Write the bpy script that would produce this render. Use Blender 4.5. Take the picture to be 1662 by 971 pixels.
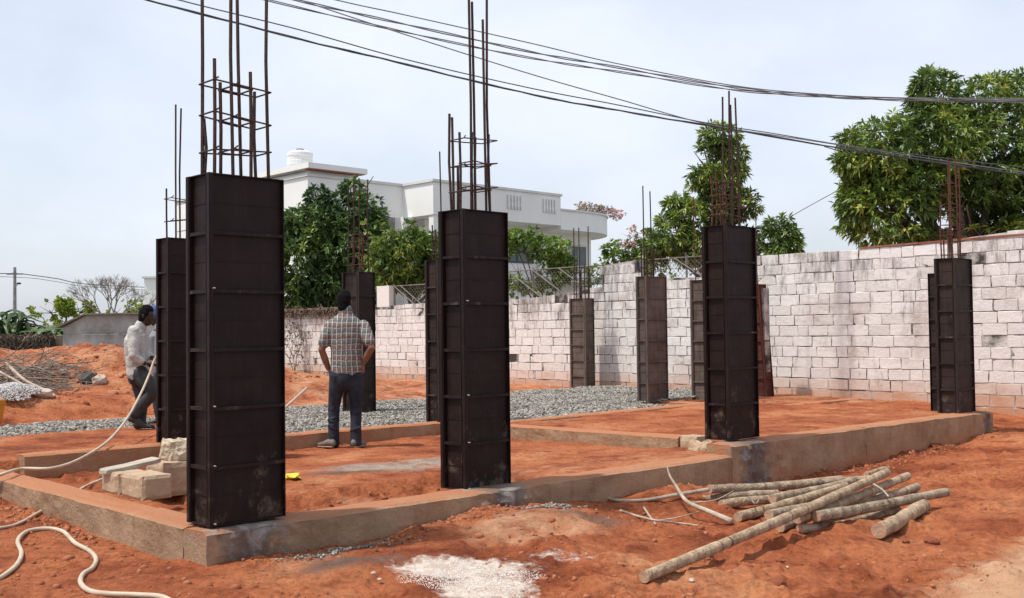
import bpy, math, random
import numpy as np
from mathutils import Vector
random.seed(7); RNG = np.random.default_rng(11)
S = bpy.context.scene
COL = S.collection
for o in list(bpy.data.objects): bpy.data.objects.remove(o)

# ------------------------------------------------------------------ camera
CAM_H = 1.155; FPX = 1700.0; CX, CY = 831.0, 485.5
PITCH, ROLL = math.radians(1.67), math.radians(0.7)
cf = np.array([0, math.cos(PITCH), math.sin(PITCH)])
cu0 = np.array([0, -math.sin(PITCH), math.cos(PITCH)]); cr0 = np.array([1.0, 0, 0])
cr = cr0*math.cos(ROLL) - cu0*math.sin(ROLL); cu = cu0*math.cos(ROLL) + cr0*math.sin(ROLL)
cam = bpy.data.cameras.new('camera'); camo = bpy.data.objects.new('camera', cam); COL.objects.link(camo)
from mathutils import Matrix
camo.matrix_world = Matrix(((cr[0], cu[0], -cf[0], 0), (cr[1], cu[1], -cf[1], 0), (cr[2], cu[2], -cf[2], CAM_H), (0, 0, 0, 1)))
cam.sensor_width = 36; cam.lens = FPX/1662*36; cam.clip_start = 0.1; cam.clip_end = 5000
S.camera = camo
C0 = np.array([0, 0, CAM_H])
def ray(x, y): return cf + cr*(x-CX)/FPX - cu*(y-CY)/FPX
def at(x, y, Y):                      # survey point seen at (x, y) at distance Y
    d = ray(x, y); return C0 + d*Y/d[1]
def on(x, y, z):                      # survey point seen at (x, y) on level z
    d = ray(x, y); return C0 + d*(z-CAM_H)/d[2]

# ------------------------------------------------------------------ light
SUN = Vector((-0.40, -0.13, 0.90)).normalized()
elev = math.asin(SUN.z); azim = math.atan2(SUN.x, SUN.y)
w = bpy.data.worlds.new('World'); S.world = w; w.use_nodes = True
nt = w.node_tree; nt.nodes.clear()
out = nt.nodes.new('ShaderNodeOutputWorld'); bg = nt.nodes.new('ShaderNodeBackground'); bg.inputs[1].default_value = 0.122
sky = nt.nodes.new('ShaderNodeTexSky'); sky.sky_type = 'NISHITA'; sky.sun_disc = False
sky.sun_elevation = elev; sky.sun_rotation = azim; sky.air_density = 1.1; sky.dust_density = 2.6; sky.ozone_density = 2.0
tc = nt.nodes.new('ShaderNodeTexCoord'); mp = nt.nodes.new('ShaderNodeMapping'); mp.inputs['Scale'].default_value = (1.0, 1.0, 1.9)
nz = nt.nodes.new('ShaderNodeTexNoise'); nz.inputs['Scale'].default_value = 1.5; nz.inputs['Detail'].default_value = 6; nz.inputs['Roughness'].default_value = .55
ramp = nt.nodes.new('ShaderNodeMapRange'); ramp.inputs[1].default_value = .36; ramp.inputs[2].default_value = .70
ramp.inputs[3].default_value = .36; ramp.inputs[4].default_value = .92
mx = nt.nodes.new('ShaderNodeMix'); mx.data_type = 'RGBA'; mx.inputs['B'].default_value = (6.3, 6.65, 7.4, 1)
L = nt.links.new
L(tc.outputs['Generated'], mp.inputs[0]); L(mp.outputs[0], nz.inputs['Vector']); L(nz.outputs[0], ramp.inputs[0])
L(ramp.outputs[0], mx.inputs['Factor']); L(sky.outputs[0], mx.inputs['A']); L(mx.outputs['Result'], bg.inputs[0]); L(bg.outputs[0], out.inputs[0])
sl = bpy.data.lights.new('sun', 'SUN'); sl.energy = 3.35; sl.angle = math.radians(2.0); sl.color = (1, .955, .88)
so = bpy.data.objects.new('sun', sl); COL.objects.link(so); so.location = (0, 0, 30)
so.rotation_euler = SUN.to_track_quat('Z', 'Y').to_euler()
S.view_settings.view_transform = 'Standard'; S.view_settings.look = 'None'; S.view_settings.exposure = 0.32; S.view_settings.gamma = 1
S.view_settings.use_curve_mapping = False
S.render.engine = 'CYCLES'; S.render.resolution_x = 1024; S.render.resolution_y = 598
S.cycles.max_bounces = 6; S.cycles.transparent_max_bounces = 4

# ------------------------------------------------------------------ plot frame
TH = math.radians(44.5); UC, US = math.cos(TH), math.sin(TH); OX, OY = -1.785, 6.1
def G(u, v, z=0.0): return np.array([OX+u*UC-v*US, OY+u*US+v*UC, z])
def toUV(X, Y):
    ex, ey = X-OX, Y-OY; return ex*UC+ey*US, -ex*US+ey*UC
EU = np.array([UC, US, 0]); EV = np.array([-US, UC, 0]); EZ = np.array([0, 0, 1.0])

# ------------------------------------------------------------------ noise
def _hash(i, j, k):
    n = (i*374761393 + j*668265263 + k*1274126177) & 0xffffffff
    n = ((n ^ (n >> 13))*1274126177) & 0xffffffff
    return ((n ^ (n >> 16)) & 0xffff)/65535.0
def vnoise(x, y, seed=0):
    x = np.asarray(x, float); y = np.asarray(y, float)
    i = np.floor(x).astype(np.int64); j = np.floor(y).astype(np.int64)
    fx = x-i; fy = y-j; fx = fx*fx*(3-2*fx); fy = fy*fy*(3-2*fy)
    a = _hash(i, j, seed); b = _hash(i+1, j, seed); c = _hash(i, j+1, seed); d = _hash(i+1, j+1, seed)
    return (a*(1-fx)+b*fx)*(1-fy)+(c*(1-fx)+d*fx)*fy - .5
def fbm(x, y, oct=4, seed=0, gain=.5):
    s = 0; a = 1
    for o in range(oct):
        s = s + a*vnoise(x*2**o+o*17.3, y*2**o-o*9.1, seed+o); a *= gain
    return s
def sstep(a, b, x):
    t = np.clip((x-a)/(b-a), 0, 1); return t*t*(3-2*t)
def bump(X, Y, x, y, rx, ry, h): return h*np.exp(-((X-x)/rx)**2-((Y-y)/ry)**2)

# ------------------------------------------------------------------ materials
def mat(name): 
    m = bpy.data.materials.new(name); m.use_nodes = True
    n = m.node_tree; b = n.nodes['Principled BSDF']; return m, n, b
def N(n, t, **kw):
    x = n.nodes.new(t)
    for k, v in kw.items():
        if k.startswith('i_'): x.inputs[k[2:].replace('_', ' ')].default_value = v
        else: setattr(x, k, v)
    return x
def ramp_node(n, stops):
    r = n.nodes.new('ShaderNodeValToRGB'); e = r.color_ramp.elements
    while len(e) < len(stops): e.new(.5)
    for i, (p, c) in enumerate(stops): e[i].position = p; e[i].color = (*c, 1) if len(c) == 3 else c
    return r
def simple(name, c1, c2, scale=8, rough=.85, bump_h=.2, bump_s=40, spec=.3, metal=0, detail=5, stretch=None, dist=.02, lo=.32, hi=.68):
    m, n, b = mat(name)
    tc = N(n, 'ShaderNodeTexCoord'); src = tc.outputs['Object']
    if stretch:
        mp = N(n, 'ShaderNodeMapping'); mp.inputs['Scale'].default_value = stretch; n.links.new(src, mp.inputs[0]); src = mp.outputs[0]
    a = N(n, 'ShaderNodeTexNoise', i_Scale=scale, i_Detail=detail, i_Roughness=.6); n.links.new(src, a.inputs['Vector'])
    r = ramp_node(n, [(lo, c1), (hi, c2)]); n.links.new(a.outputs[0], r.inputs[0]); n.links.new(r.outputs[0], b.inputs['Base Color'])
    b.inputs['Roughness'].default_value = rough; b.inputs['Metallic'].default_value = metal; b.inputs['Specular IOR Level'].default_value = spec
    if bump_h:
        q = N(n, 'ShaderNodeTexNoise', i_Scale=bump_s, i_Detail=4); n.links.new(src, q.inputs['Vector'])
        bp = N(n, 'ShaderNodeBump', i_Strength=bump_h, i_Distance=dist); n.links.new(q.outputs[0], bp.inputs['Height']); n.links.new(bp.outputs[0], b.inputs['Normal'])
    return m
def attr_mat(name, attr, stops, rough=.8, nscale=0, spec=.3, mixcol=None, mixr=(.45, .7), trans=0):
    m, n, b = mat(name); a = N(n, 'ShaderNodeAttribute', attribute_name=attr)
    r = ramp_node(n, stops); n.links.new(a.outputs['Fac'], r.inputs[0]); c = r.outputs[0]
    if mixcol:
        tc = N(n, 'ShaderNodeTexCoord'); q = N(n, 'ShaderNodeTexNoise', i_Scale=nscale, i_Detail=6, i_Roughness=.65); n.links.new(tc.outputs['Object'], q.inputs['Vector'])
        mr = N(n, 'ShaderNodeMapRange'); mr.inputs[1].default_value = mixr[0]; mr.inputs[2].default_value = mixr[1]; n.links.new(q.outputs[0], mr.inputs[0])
        x = N(n, 'ShaderNodeMix', data_type='RGBA'); n.links.new(mr.outputs[0], x.inputs['Factor']); n.links.new(c, x.inputs['A']); x.inputs['B'].default_value = (*mixcol, 1); c = x.outputs['Result']
    n.links.new(c, b.inputs['Base Color']); b.inputs['Roughness'].default_value = rough; b.inputs['Specular IOR Level'].default_value = spec
    if trans:
        t = N(n, 'ShaderNodeBsdfTranslucent'); n.links.new(c, t.inputs[0]); ms = N(n, 'ShaderNodeMixShader'); ms.inputs[0].default_value = trans
        n.links.new(b.outputs[0], ms.inputs[1]); n.links.new(t.outputs[0], ms.inputs[2]); n.links.new(ms.outputs[0], n.nodes['Material Output'].inputs[0])
    return m

def soil_material():
    m, n, b = mat('red_soil'); lk = n.links.new
    geo = N(n, 'ShaderNodeNewGeometry'); P = geo.outputs['Position']
    a = N(n, 'ShaderNodeTexNoise', i_Scale=.9, i_Detail=8, i_Roughness=.6); lk(P, a.inputs['Vector'])
    r = ramp_node(n, [(.30, (.175, .044, .019)), (.44, (.325, .094, .039)), (.56, (.42, .143, .061)), (.72, (.51, .235, .118))]); lk(a.outputs[0], r.inputs[0])
    f = N(n, 'ShaderNodeTexNoise', i_Scale=22, i_Detail=6, i_Roughness=.7); lk(P, f.inputs['Vector'])
    fr = ramp_node(n, [(.3, (.55, .5, .48)), (.5, (.95, .95, .95)), (.75, (1.25, 1.22, 1.2))]); lk(f.outputs[0], fr.inputs[0])
    mu = N(n, 'ShaderNodeMix', data_type='RGBA', blend_type='MULTIPLY'); mu.inputs['Factor'].default_value = 1; lk(r.outputs[0], mu.inputs['A']); lk(fr.outputs[0], mu.inputs['B'])
    c = mu.outputs['Result']
    md = N(n, 'ShaderNodeTexNoise', i_Scale=4.2, i_Detail=6, i_Roughness=.62, i_Distortion=.6); lk(P, md.inputs['Vector'])
    mr_ = ramp_node(n, [(.33, (.56, .47, .44)), (.47, (.96, .94, .93)), (.60, (1.06, 1.09, 1.07)), (.74, (1.25, 1.38, 1.36))]); lk(md.outputs[0], mr_.inputs[0])
    m2_ = N(n, 'ShaderNodeMix', data_type='RGBA', blend_type='MULTIPLY'); m2_.inputs['Factor'].default_value = .85; lk(c, m2_.inputs['A']); lk(mr_.outputs[0], m2_.inputs['B']); c = m2_.outputs['Result']
    def layer(c, attr, col, th=.5, w=.12, ns=9, col2=None):
        at_ = N(n, 'ShaderNodeAttribute', attribute_name=attr)
        q = N(n, 'ShaderNodeTexNoise', i_Scale=ns, i_Detail=7, i_Roughness=.7); lk(P, q.inputs['Vector'])
        ad = N(n, 'ShaderNodeMath', operation='MULTIPLY_ADD'); lk(q.outputs[0], ad.inputs[0]); ad.inputs[1].default_value = 1.1; ad.inputs[2].default_value = -.55
        s = N(n, 'ShaderNodeMath', operation='ADD'); lk(at_.outputs['Fac'], s.inputs[0]); lk(ad.outputs[0], s.inputs[1])
        mr = N(n, 'ShaderNodeMapRange'); mr.inputs[1].default_value = th-w; mr.inputs[2].default_value = th+w; lk(s.outputs[0], mr.inputs[0])
        # nothing outside the stain
        g = N(n, 'ShaderNodeMath', operation='MULTIPLY', use_clamp=True); lk(at_.outputs['Fac'], g.inputs[0]); g.inputs[1].default_value = 6
        g2 = N(n, 'ShaderNodeMath', operation='MULTIPLY'); lk(g.outputs[0], g2.inputs[0]); lk(mr.outputs[0], g2.inputs[1])
        x = N(n, 'ShaderNodeMix', data_type='RGBA'); lk(g2.outputs[0], x.inputs['Factor']); lk(c, x.inputs['A'])
        rr = ramp_node(n, [(.35, col), (.65, col2 or col)]); lk(q.outputs[0], rr.inputs[0]); lk(rr.outputs[0], x.inputs['B'])
        return x.outputs['Result']
    c = layer(c, 'pale', (.46, .24, .13), .5, .22, 3, (.58, .36, .22))
    c = layer(c, 'cement', (.25, .17, .13), .55, .3, 6, (.38, .30, .24))
    c = layer(c, 'damp', (.115, .06, .042), .55, .3, 5, (.21, .13, .10))
    c = layer(c, 'grit', (.50, .37, .29), .5, .16, 14, (.74, .66, .58))
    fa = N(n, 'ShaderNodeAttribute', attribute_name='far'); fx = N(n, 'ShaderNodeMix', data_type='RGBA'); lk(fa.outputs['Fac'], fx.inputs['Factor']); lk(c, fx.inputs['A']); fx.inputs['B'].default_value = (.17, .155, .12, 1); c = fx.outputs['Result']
    lk(c, b.inputs['Base Color']); b.inputs['Roughness'].default_value = .95; b.inputs['Specular IOR Level'].default_value = .15
    q = N(n, 'ShaderNodeTexNoise', i_Scale=14, i_Detail=10, i_Roughness=.72); lk(P, q.inputs['Vector'])
    v = N(n, 'ShaderNodeTexVoronoi', i_Scale=26, i_Randomness=1.0); lk(P, v.inputs['Vector'])
    ad = N(n, 'ShaderNodeMath', operation='MULTIPLY_ADD'); lk(v.outputs[0], ad.inputs[0]); ad.inputs[1].default_value = -.22; lk(q.outputs[0], ad.inputs[2])
    bp = N(n, 'ShaderNodeBump', i_Strength=.9, i_Distance=.05); lk(ad.outputs[0], bp.inputs['Height']); lk(bp.outputs[0], b.inputs['Normal'])
    return m

def concrete_material(name, base, light, dirt):
    m, n, b = mat(name); lk = n.links.new
    geo = N(n, 'ShaderNodeNewGeometry'); P = geo.outputs['Position']
    a = N(n, 'ShaderNodeTexNoise', i_Scale=2.2, i_Detail=8, i_Roughness=.65); lk(P, a.inputs['Vector'])
    r = ramp_node(n, [(.3, base), (.65, light)]); lk(a.outputs[0], r.inputs[0])
    mp = N(n, 'ShaderNodeMapping'); mp.inputs['Scale'].default_value = (6, 6, .8); lk(P, mp.inputs[0])
    st = N(n, 'ShaderNodeTexNoise', i_Scale=1.6, i_Detail=5); lk(mp.outputs[0], st.inputs['Vector'])
    sr = ramp_node(n, [(.56, (0, 0, 0)), (.78, (.5, .5, .5))]); lk(st.outputs[0], sr.inputs[0])
    x = N(n, 'ShaderNodeMix', data_type='RGBA'); lk(sr.outputs[0], x.inputs['Factor']); lk(r.outputs[0], x.inputs['A']); x.inputs['B'].default_value = (*dirt, 1)
    # soil dust lying on top and splashed up
    ds = N(n, 'ShaderNodeAttribute', attribute_name='dust')
    q = N(n, 'ShaderNodeTexNoise', i_Scale=7, i_Detail=8, i_Roughness=.7); lk(P, q.inputs['Vector'])
    s = N(n, 'ShaderNodeMath', operation='ADD'); lk(ds.outputs['Fac'], s.inputs[0]); lk(q.outputs[0], s.inputs[1])
    mr = N(n, 'ShaderNodeMapRange'); mr.inputs[1].default_value = .72; mr.inputs[2].default_value = 1.15; lk(s.outputs[0], mr.inputs[0])
    y = N(n, 'ShaderNodeMix', data_type='RGBA'); lk(mr.outputs[0], y.inputs['Factor']); lk(x.outputs['Result'], y.inputs['A']); y.inputs['B'].default_value = (.40, .17, .085, 1)
    gs = N(n, 'ShaderNodeAttribute', attribute_name='grout')
    s2 = N(n, 'ShaderNodeMath', operation='ADD'); lk(gs.outputs['Fac'], s2.inputs[0]); lk(q.outputs[0], s2.inputs[1])
    mr2 = N(n, 'ShaderNodeMapRange'); mr2.inputs[1].default_value = .85; mr2.inputs[2].default_value = 1.05; lk(s2.outputs[0], mr2.inputs[0])
    gr = ramp_node(n, [(.36, (.05, .038, .032)), (.5, (.16, .13, .115)), (.62, (.31, .27, .24))]); lk(q.outputs[0], gr.inputs[0])
    z = N(n, 'ShaderNodeMix', data_type='RGBA'); lk(mr2.outputs[0], z.inputs['Factor']); lk(y.outputs['Result'], z.inputs['A']); lk(gr.outputs[0], z.inputs['B'])
    lk(z.outputs['Result'], b.inputs['Base Color']); b.inputs['Roughness'].default_value = .9; b.inputs['Specular IOR Level'].default_value = .2
    bn = N(n, 'ShaderNodeTexNoise', i_Scale=30, i_Detail=8, i_Roughness=.7); lk(P, bn.inputs['Vector'])
    bp = N(n, 'ShaderNodeBump', i_Strength=.85, i_Distance=.022); lk(bn.outputs[0], bp.inputs['Height']); lk(bp.outputs[0], b.inputs['Normal'])
    return m

def steel_material(name, dark, mid, rust, dust, dustamt=.12, rough=.55, rustlo=.56):
    m, n, b = mat(name); lk = n.links.new
    tc = N(n, 'ShaderNodeTexCoord'); P = tc.outputs['Object']
    oi = N(n, 'ShaderNodeObjectInfo'); va = N(n, 'ShaderNodeVectorMath', operation='ADD'); lk(P, va.inputs[0])
    mv = N(n, 'ShaderNodeMath', operation='MULTIPLY'); lk(oi.outputs['Random'], mv.inputs[0]); mv.inputs[1].default_value = 37; lk(mv.outputs[0], va.inputs[1]); P = va.outputs[0]
    a = N(n, 'ShaderNodeTexNoise', i_Scale=2.6, i_Detail=7, i_Roughness=.62); lk(P, a.inputs['Vector'])
    r = ramp_node(n, [(.32, dark), (.66, mid)]); lk(a.outputs[0], r.inputs[0])
    rn = N(n, 'ShaderNodeTexNoise', i_Scale=5, i_Detail=9, i_Roughness=.75); lk(P, rn.inputs['Vector'])
    rr = ramp_node(n, [(rustlo, (0, 0, 0)), (rustlo+.16, (.8, .8, .8))]); lk(rn.outputs[0], rr.inputs[0])
    x = N(n, 'ShaderNodeMix', data_type='RGBA'); lk(rr.outputs[0], x.inputs['Factor']); lk(r.outputs[0], x.inputs['A']); x.inputs['B'].default_value = (*rust, 1)
    mp = N(n, 'ShaderNodeMapping'); mp.inputs['Scale'].default_value = (14, 14, 1.1); lk(P, mp.inputs[0])
    st = N(n, 'ShaderNodeTexNoise', i_Scale=1.3, i_Detail=7, i_Roughness=.7); lk(mp.outputs[0], st.inputs['Vector'])
    sr = N(n, 'ShaderNodeMapRange'); sr.inputs[1].default_value = .5; sr.inputs[2].default_value = .75; sr.inputs[4].default_value = dustamt*3.2; lk(st.outputs[0], sr.inputs[0])
    y = N(n, 'ShaderNodeMix', data_type='RGBA'); lk(sr.outputs[0], y.inputs['Factor']); lk(x.outputs['Result'], y.inputs['A']); y.inputs['B'].default_value = (*dust, 1)
    # wear of dried cement slurry near the foot of each shutter
    df = N(n, 'ShaderNodeAttribute', attribute_name='dust'); q2 = N(n, 'ShaderNodeMath', operation='ADD'); lk(df.outputs['Fac'], q2.inputs[0]); lk(rn.outputs[0], q2.inputs[1])
    m3 = N(n, 'ShaderNodeMapRange'); m3.inputs[1].default_value = .95; m3.inputs[2].default_value = 1.3; m3.inputs[4].default_value = .8; lk(q2.outputs[0], m3.inputs[0])
    z = N(n, 'ShaderNodeMix', data_type='RGBA'); lk(m3.outputs[0], z.inputs['Factor']); lk(y.outputs['Result'], z.inputs['A']); z.inputs['B'].default_value = (.30, .23, .17, 1)
    lk(z.outputs['Result'], b.inputs['Base Color']); b.inputs['Roughness'].default_value = rough; b.inputs['Specular IOR Level'].default_value = .2; b.inputs['Metallic'].default_value = .0
    bp = N(n, 'ShaderNodeBump', i_Strength=.35, i_Distance=.006); lk(rn.outputs[0], bp.inputs['Height'])
    dn = N(n, 'ShaderNodeTexNoise', i_Scale=4.5, i_Detail=2); lk(P, dn.inputs['Vector'])
    b2 = N(n, 'ShaderNodeBump', i_Strength=.6, i_Distance=.03); lk(dn.outputs[0], b2.inputs['Height']); lk(bp.outputs[0], b2.inputs['Normal']); lk(b2.outputs[0], b.inputs['Normal'])
    # stray cement splashes
    sv = N(n, 'ShaderNodeTexNoise', i_Scale=9, i_Detail=5, i_Roughness=.6); lk(P, sv.inputs['Vector'])
    sr2 = N(n, 'ShaderNodeMapRange'); sr2.inputs[1].default_value = .735; sr2.inputs[2].default_value = .78; sr2.inputs[4].default_value = .35; lk(sv.outputs[0], sr2.inputs[0])
    w_ = N(n, 'ShaderNodeMix', data_type='RGBA'); lk(sr2.outputs[0], w_.inputs['Factor']); lk(z.outputs['Result'], w_.inputs['A']); w_.inputs['B'].default_value = (.22, .19, .16, 1); lk(w_.outputs['Result'], b.inputs['Base Color'])
    return m

def block_material():
    m, n, b = mat('whitewashed_block'); lk = n.links.new
    geo = N(n, 'ShaderNodeNewGeometry'); P = geo.outputs['Position']
    at_ = N(n, 'ShaderNodeAttribute', attribute_name='tint')
    r = ramp_node(n, [(0, (.40, .38, .35)), (.22, (.60, .57, .54)), (.6, (.70, .665, .63)), (1, (.80, .77, .735))]); lk(at_.outputs['Fac'], r.inputs[0])
    # worn whitewash
    a = N(n, 'ShaderNodeTexNoise', i_Scale=1.1, i_Detail=9, i_Roughness=.7); lk(P, a.inputs['Vector'])
    ar = ramp_node(n, [(.54, (0, 0, 0)), (.72, (.75, .75, .75))]); lk(a.outputs[0], ar.inputs[0])
    x = N(n, 'ShaderNodeMix', data_type='RGBA'); lk(ar.outputs[0], x.inputs['Factor']); lk(r.outputs[0], x.inputs['A']); x.inputs['B'].default_value = (.36, .325, .30, 1)
    # grime running from the top
    tp = N(n, 'ShaderNodeAttribute', attribute_name='grime')
    mp = N(n, 'ShaderNodeMapping'); mp.inputs['Scale'].default_value = (3.2, 3.2, .8); lk(P, mp.inputs[0])
    g = N(n, 'ShaderNodeTexNoise', i_Scale=1.5, i_Detail=9, i_Roughness=.75); lk(mp.outputs[0], g.inputs['Vector'])
    g_ = N(n, 'ShaderNodeMath', operation='MULTIPLY_ADD'); lk(g.outputs[0], g_.inputs[0]); g_.inputs[1].default_value = 2.4; g_.inputs[2].default_value = -.86; s = N(n, 'ShaderNodeMath', operation='ADD'); lk(g_.outputs[0], s.inputs[0]); lk(tp.outputs['Fac'], s.inputs[1])
    mr = N(n, 'ShaderNodeMapRange'); mr.inputs[1].default_value = .60; mr.inputs[2].default_value = 1.05; mr.inputs[4].default_value = .85; lk(s.outputs[0], mr.inputs[0])
    y = N(n, 'ShaderNodeMix', data_type='RGBA'); lk(mr.outputs[0], y.inputs['Factor']); lk(x.outputs['Result'], y.inputs['A']); y.inputs['B'].default_value = (.12, .108, .10, 1)
    # soil splash at the foot
    ft = N(n, 'ShaderNodeAttribute', attribute_name='dust'); s2 = N(n, 'ShaderNodeMath', operation='ADD'); lk(a.outputs[0], s2.inputs[0]); lk(ft.outputs['Fac'], s2.inputs[1])
    m2 = N(n, 'ShaderNodeMapRange'); m2.inputs[1].default_value = .55; m2.inputs[2].default_value = 1.5; lk(s2.outputs[0], m2.inputs[0])
    z = N(n, 'ShaderNodeMix', data_type='RGBA'); lk(m2.outputs[0], z.inputs['Factor']); lk(y.outputs['Result'], z.inputs['A']); z.inputs['B'].default_value = (.50, .27, .16, 1)
    lk(z.outputs['Result'], b.inputs['Base Color']); b.inputs['Roughness'].default_value = .93; b.inputs['Specular IOR Level'].default_value = .15
    q = N(n, 'ShaderNodeTexNoise', i_Scale=16, i_Detail=9, i_Roughness=.72); lk(P, q.inputs['Vector'])
    bp = N(n, 'ShaderNodeBump', i_Strength=.6, i_Distance=.018); lk(q.outputs[0], bp.inputs['Height']); lk(bp.outputs[0], b.inputs['Normal'])
    return m

M = {}
M['soil'] = soil_material()
M['conc'] = concrete_material('plinth_concrete', (.26, .155, .09), (.42, .285, .18), (.17, .095, .055))
M['steel'] = steel_material('oiled_black_steel', (.0078, .0030, .0027), (.0180, .0078, .0068), (.032, .013, .009), (.05, .033, .026), .07, .55, .58)
M['steel_brown'] = steel_material('dusty_brown_steel', (.060, .044, .037), (.145, .115, .097), (.13, .065, .045), (.22, .17, .14), .2, .75, .5)
M['steel_red'] = steel_material('rusty_red_steel', (.045, .014, .012), (.10, .030, .022), (.17, .05, .02), (.16, .09, .06), .12, .75, .5)
M['steel_mid'] = steel_material('dull_black_steel', (.016, .0095, .008), (.036, .024, .020), (.05, .022, .014), (.08, .06, .05), .10, .6)
M['rebar'] = simple('dark_rebar', (.028, .015, .012), (.075, .036, .024), 30, .7, .4, 160)
M['rebar_rust'] = simple('rusty_rebar', (.06, .024, .016), (.14, .055, .033), 20, .8, .4, 160)
M['block'] = block_material()
M['mortar'] = simple('wall_mortar', (.06, .05, .042), (.58, .545, .51), 2.2, .95, .5, 30, detail=9, lo=.42, hi=.60)
M['coping'] = simple('red_coping', (.20, .07, .045), (.34, .15, .10), 5, .9, .4, 30)
M['plaster'] = simple('pinkish_old_plaster', (.40, .34, .28), (.62, .555, .48), 1.3, .95, .5, 14, detail=9)
M['rough_wall'] = simple('weathered_grey_render', (.22, .195, .17), (.60, .58, .56), 1.0, .95, .6, 9, detail=9)
M['brown_wall'] = simple('brown_mud_wall', (.13, .095, .075), (.27, .21, .17), 1.5, .95, .6, 9, detail=9)
M['white_paint'] = simple('building_white_paint', (.76, .755, .72), (.85, .845, .81), .5, .8, .1, 12, detail=7)
M['white_trim'] = simple('building_trim', (.58, .58, .55), (.70, .70, .67), 1, .8, .1, 12)
M['red_trim'] = simple('red_soffit_paint', (.42, .16, .12), (.50, .22, .17), 2, .8, 0)
M['tank'] = simple('white_tank_plastic', (.62, .62, .60), (.70, .70, .68), 2, .5, 0)
M['dark'] = simple('dark_opening', (.012, .014, .016), (.03, .033, .035), 2, .35, 0, spec=.5)
M['glass'] = simple('green_grey_pane', (.03, .045, .045), (.07, .09, .085), 2, .15, 0, spec=.6)
M['log'] = simple('peeled_pole_wood', (.22, .14, .08), (.56, .42, .28), 11, .85, 1, 70, stretch=(1, 1, .6), detail=8)
M['log_dark'] = simple('greyish_pole_wood', (.16, .11, .072), (.50, .39, .275), 12, .88, 1, 70, detail=8)
M['log_end'] = simple('sawn_log_end', (.36, .22, .14), (.50, .34, .23), 20, .9, .3, 60)
M['knot'] = simple('dark_pole_ring', (.10, .07, .05), (.20, .15, .11), 20, .9, .4, 60)
M['twig'] = simple('dry_twig', (.30, .24, .18), (.50, .42, .33), 10, .9, .4, 60)
M['twig_grey'] = simple('grey_dry_twig', (.14, .11, .09), (.30, .25, .20), 10, .9, 0)
M['bark'] = simple('bark', (.08, .06, .045), (.17, .135, .105), 6, .95, .6, 20)
M['hose'] = simple('cream_hose', (.42, .33, .235), (.56, .465, .345), 6, .5, .1, 40, spec=.4)
M['blockstone'] = simple('cream_block', (.34, .235, .15), (.50, .375, .255), 5, .92, .5, 26, detail=8, dist=.02)
M['blockstone2'] = simple('rough_block', (.40, .31, .215), (.60, .49, .36), 7, .92, .8, 18, detail=9, dist=.05)
M['slab'] = simple('grey_slab', (.33, .28, .22), (.48, .42, .34), 7, .92, .5, 26)
M['gravel'] = attr_mat('crushed_grey_stone', 'tint', [(0, (0.093, 0.083, 0.070)), (.5, (0.229, 0.212, 0.185)), (1, (0.415, 0.382, 0.329))], .85)
M['white_gravel'] = attr_mat('white_stone_chips', 'tint', [(0, (.50, .43, .37)), (.5, (.68, .61, .54)), (1, (.84, .80, .76))], .85)
M['gravel_pale'] = attr_mat('pale_stone_chips', 'tint', [(0, (.26, .25, .23)), (.5, (.46, .45, .43)), (1, (.66, .64, .62))], .85)
M['clod'] = attr_mat('soil_clod', 'tint', [(0, (.20, .06, .028)), (.5, (.30, .10, .046)), (1, (.39, .155, .078))], .95)
M['rock'] = simple('pale_rock', (.36, .27, .21), (.58, .49, .41), 8, .9, .8, 26)
M['rock_dark'] = simple('dark_rock', (.04, .038, .036), (.10, .095, .09), 8, .9, .8, 26)
M['cable'] = simple('grey_cable', (.12, .125, .13), (.24, .245, .25), 3, .6, 0)
M['cable_dark'] = simple('dark_cable', (.05, .055, .06), (.11, .115, .12), 3, .6, 0)
M['wire'] = simple('fence_wire', (.14, .12, .105), (.22, .195, .175), 6, .8, 0)
M['pole'] = simple('concrete_pole', (.22, .215, .21), (.34, .33, .32), 3, .9, 0)
M['leaf_mango'] = attr_mat('mango_leaf', 'tint', [(0, (0.057, 0.099, 0.026)), (.45, (0.132, 0.206, 0.041)), (.8, (0.273, 0.367, 0.066)), (1, (0.544, 0.525, 0.131))], .45, spec=.45, trans=.22)
M['leaf_dark'] = attr_mat('dark_leaf', 'tint', [(0, (0.042, 0.081, 0.031)), (.5, (0.100, 0.173, 0.052)), (.85, (0.220, 0.323, 0.077)), (1, (0.413, 0.479, 0.132))], .5, spec=.4, trans=.18)
M['leaf_bright'] = attr_mat('bright_leaf', 'tint', [(0, (0.062, 0.124, 0.025)), (.5, (0.158, 0.262, 0.048)), (1, (0.331, 0.427, 0.110))], .5, spec=.4, trans=.28)
M['leaf_yellow'] = attr_mat('yellow_green_leaf', 'tint', [(0, (.13, .18, .025)), (.5, (.26, .33, .045)), (1, (.42, .46, .10))], .55, trans=.25)
M['leaf_banana'] = attr_mat('banana_leaf', 'tint', [(0, (.035, .075, .025)), (.5, (.08, .135, .045)), (1, (.17, .22, .10))], .5, trans=.2)
M['flower'] = attr_mat('pink_bloom', 'tint', [(0, (.22, .22, .14)), (.35, (.42, .34, .28)), (.6, (.66, .38, .37)), (1, (.82, .58, .56))], .7, trans=.2)
M['dry_leaf'] = attr_mat('dry_creeper', 'tint', [(0, (.10, .075, .055)), (1, (.27, .21, .16))], .9)
M['yellow'] = simple('yellow_plastic', (.72, .52, .03), (.85, .66, .08), 6, .5, .3, 20)
M['orange'] = simple('orange_plastic', (.62, .23, .02), (.75, .33, .04), 6, .5, .2, 20)
M['skin'] = simple('brown_skin', (.17, .078, .048), (.25, .125, .08), 9, .55, .05, 60)
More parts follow.
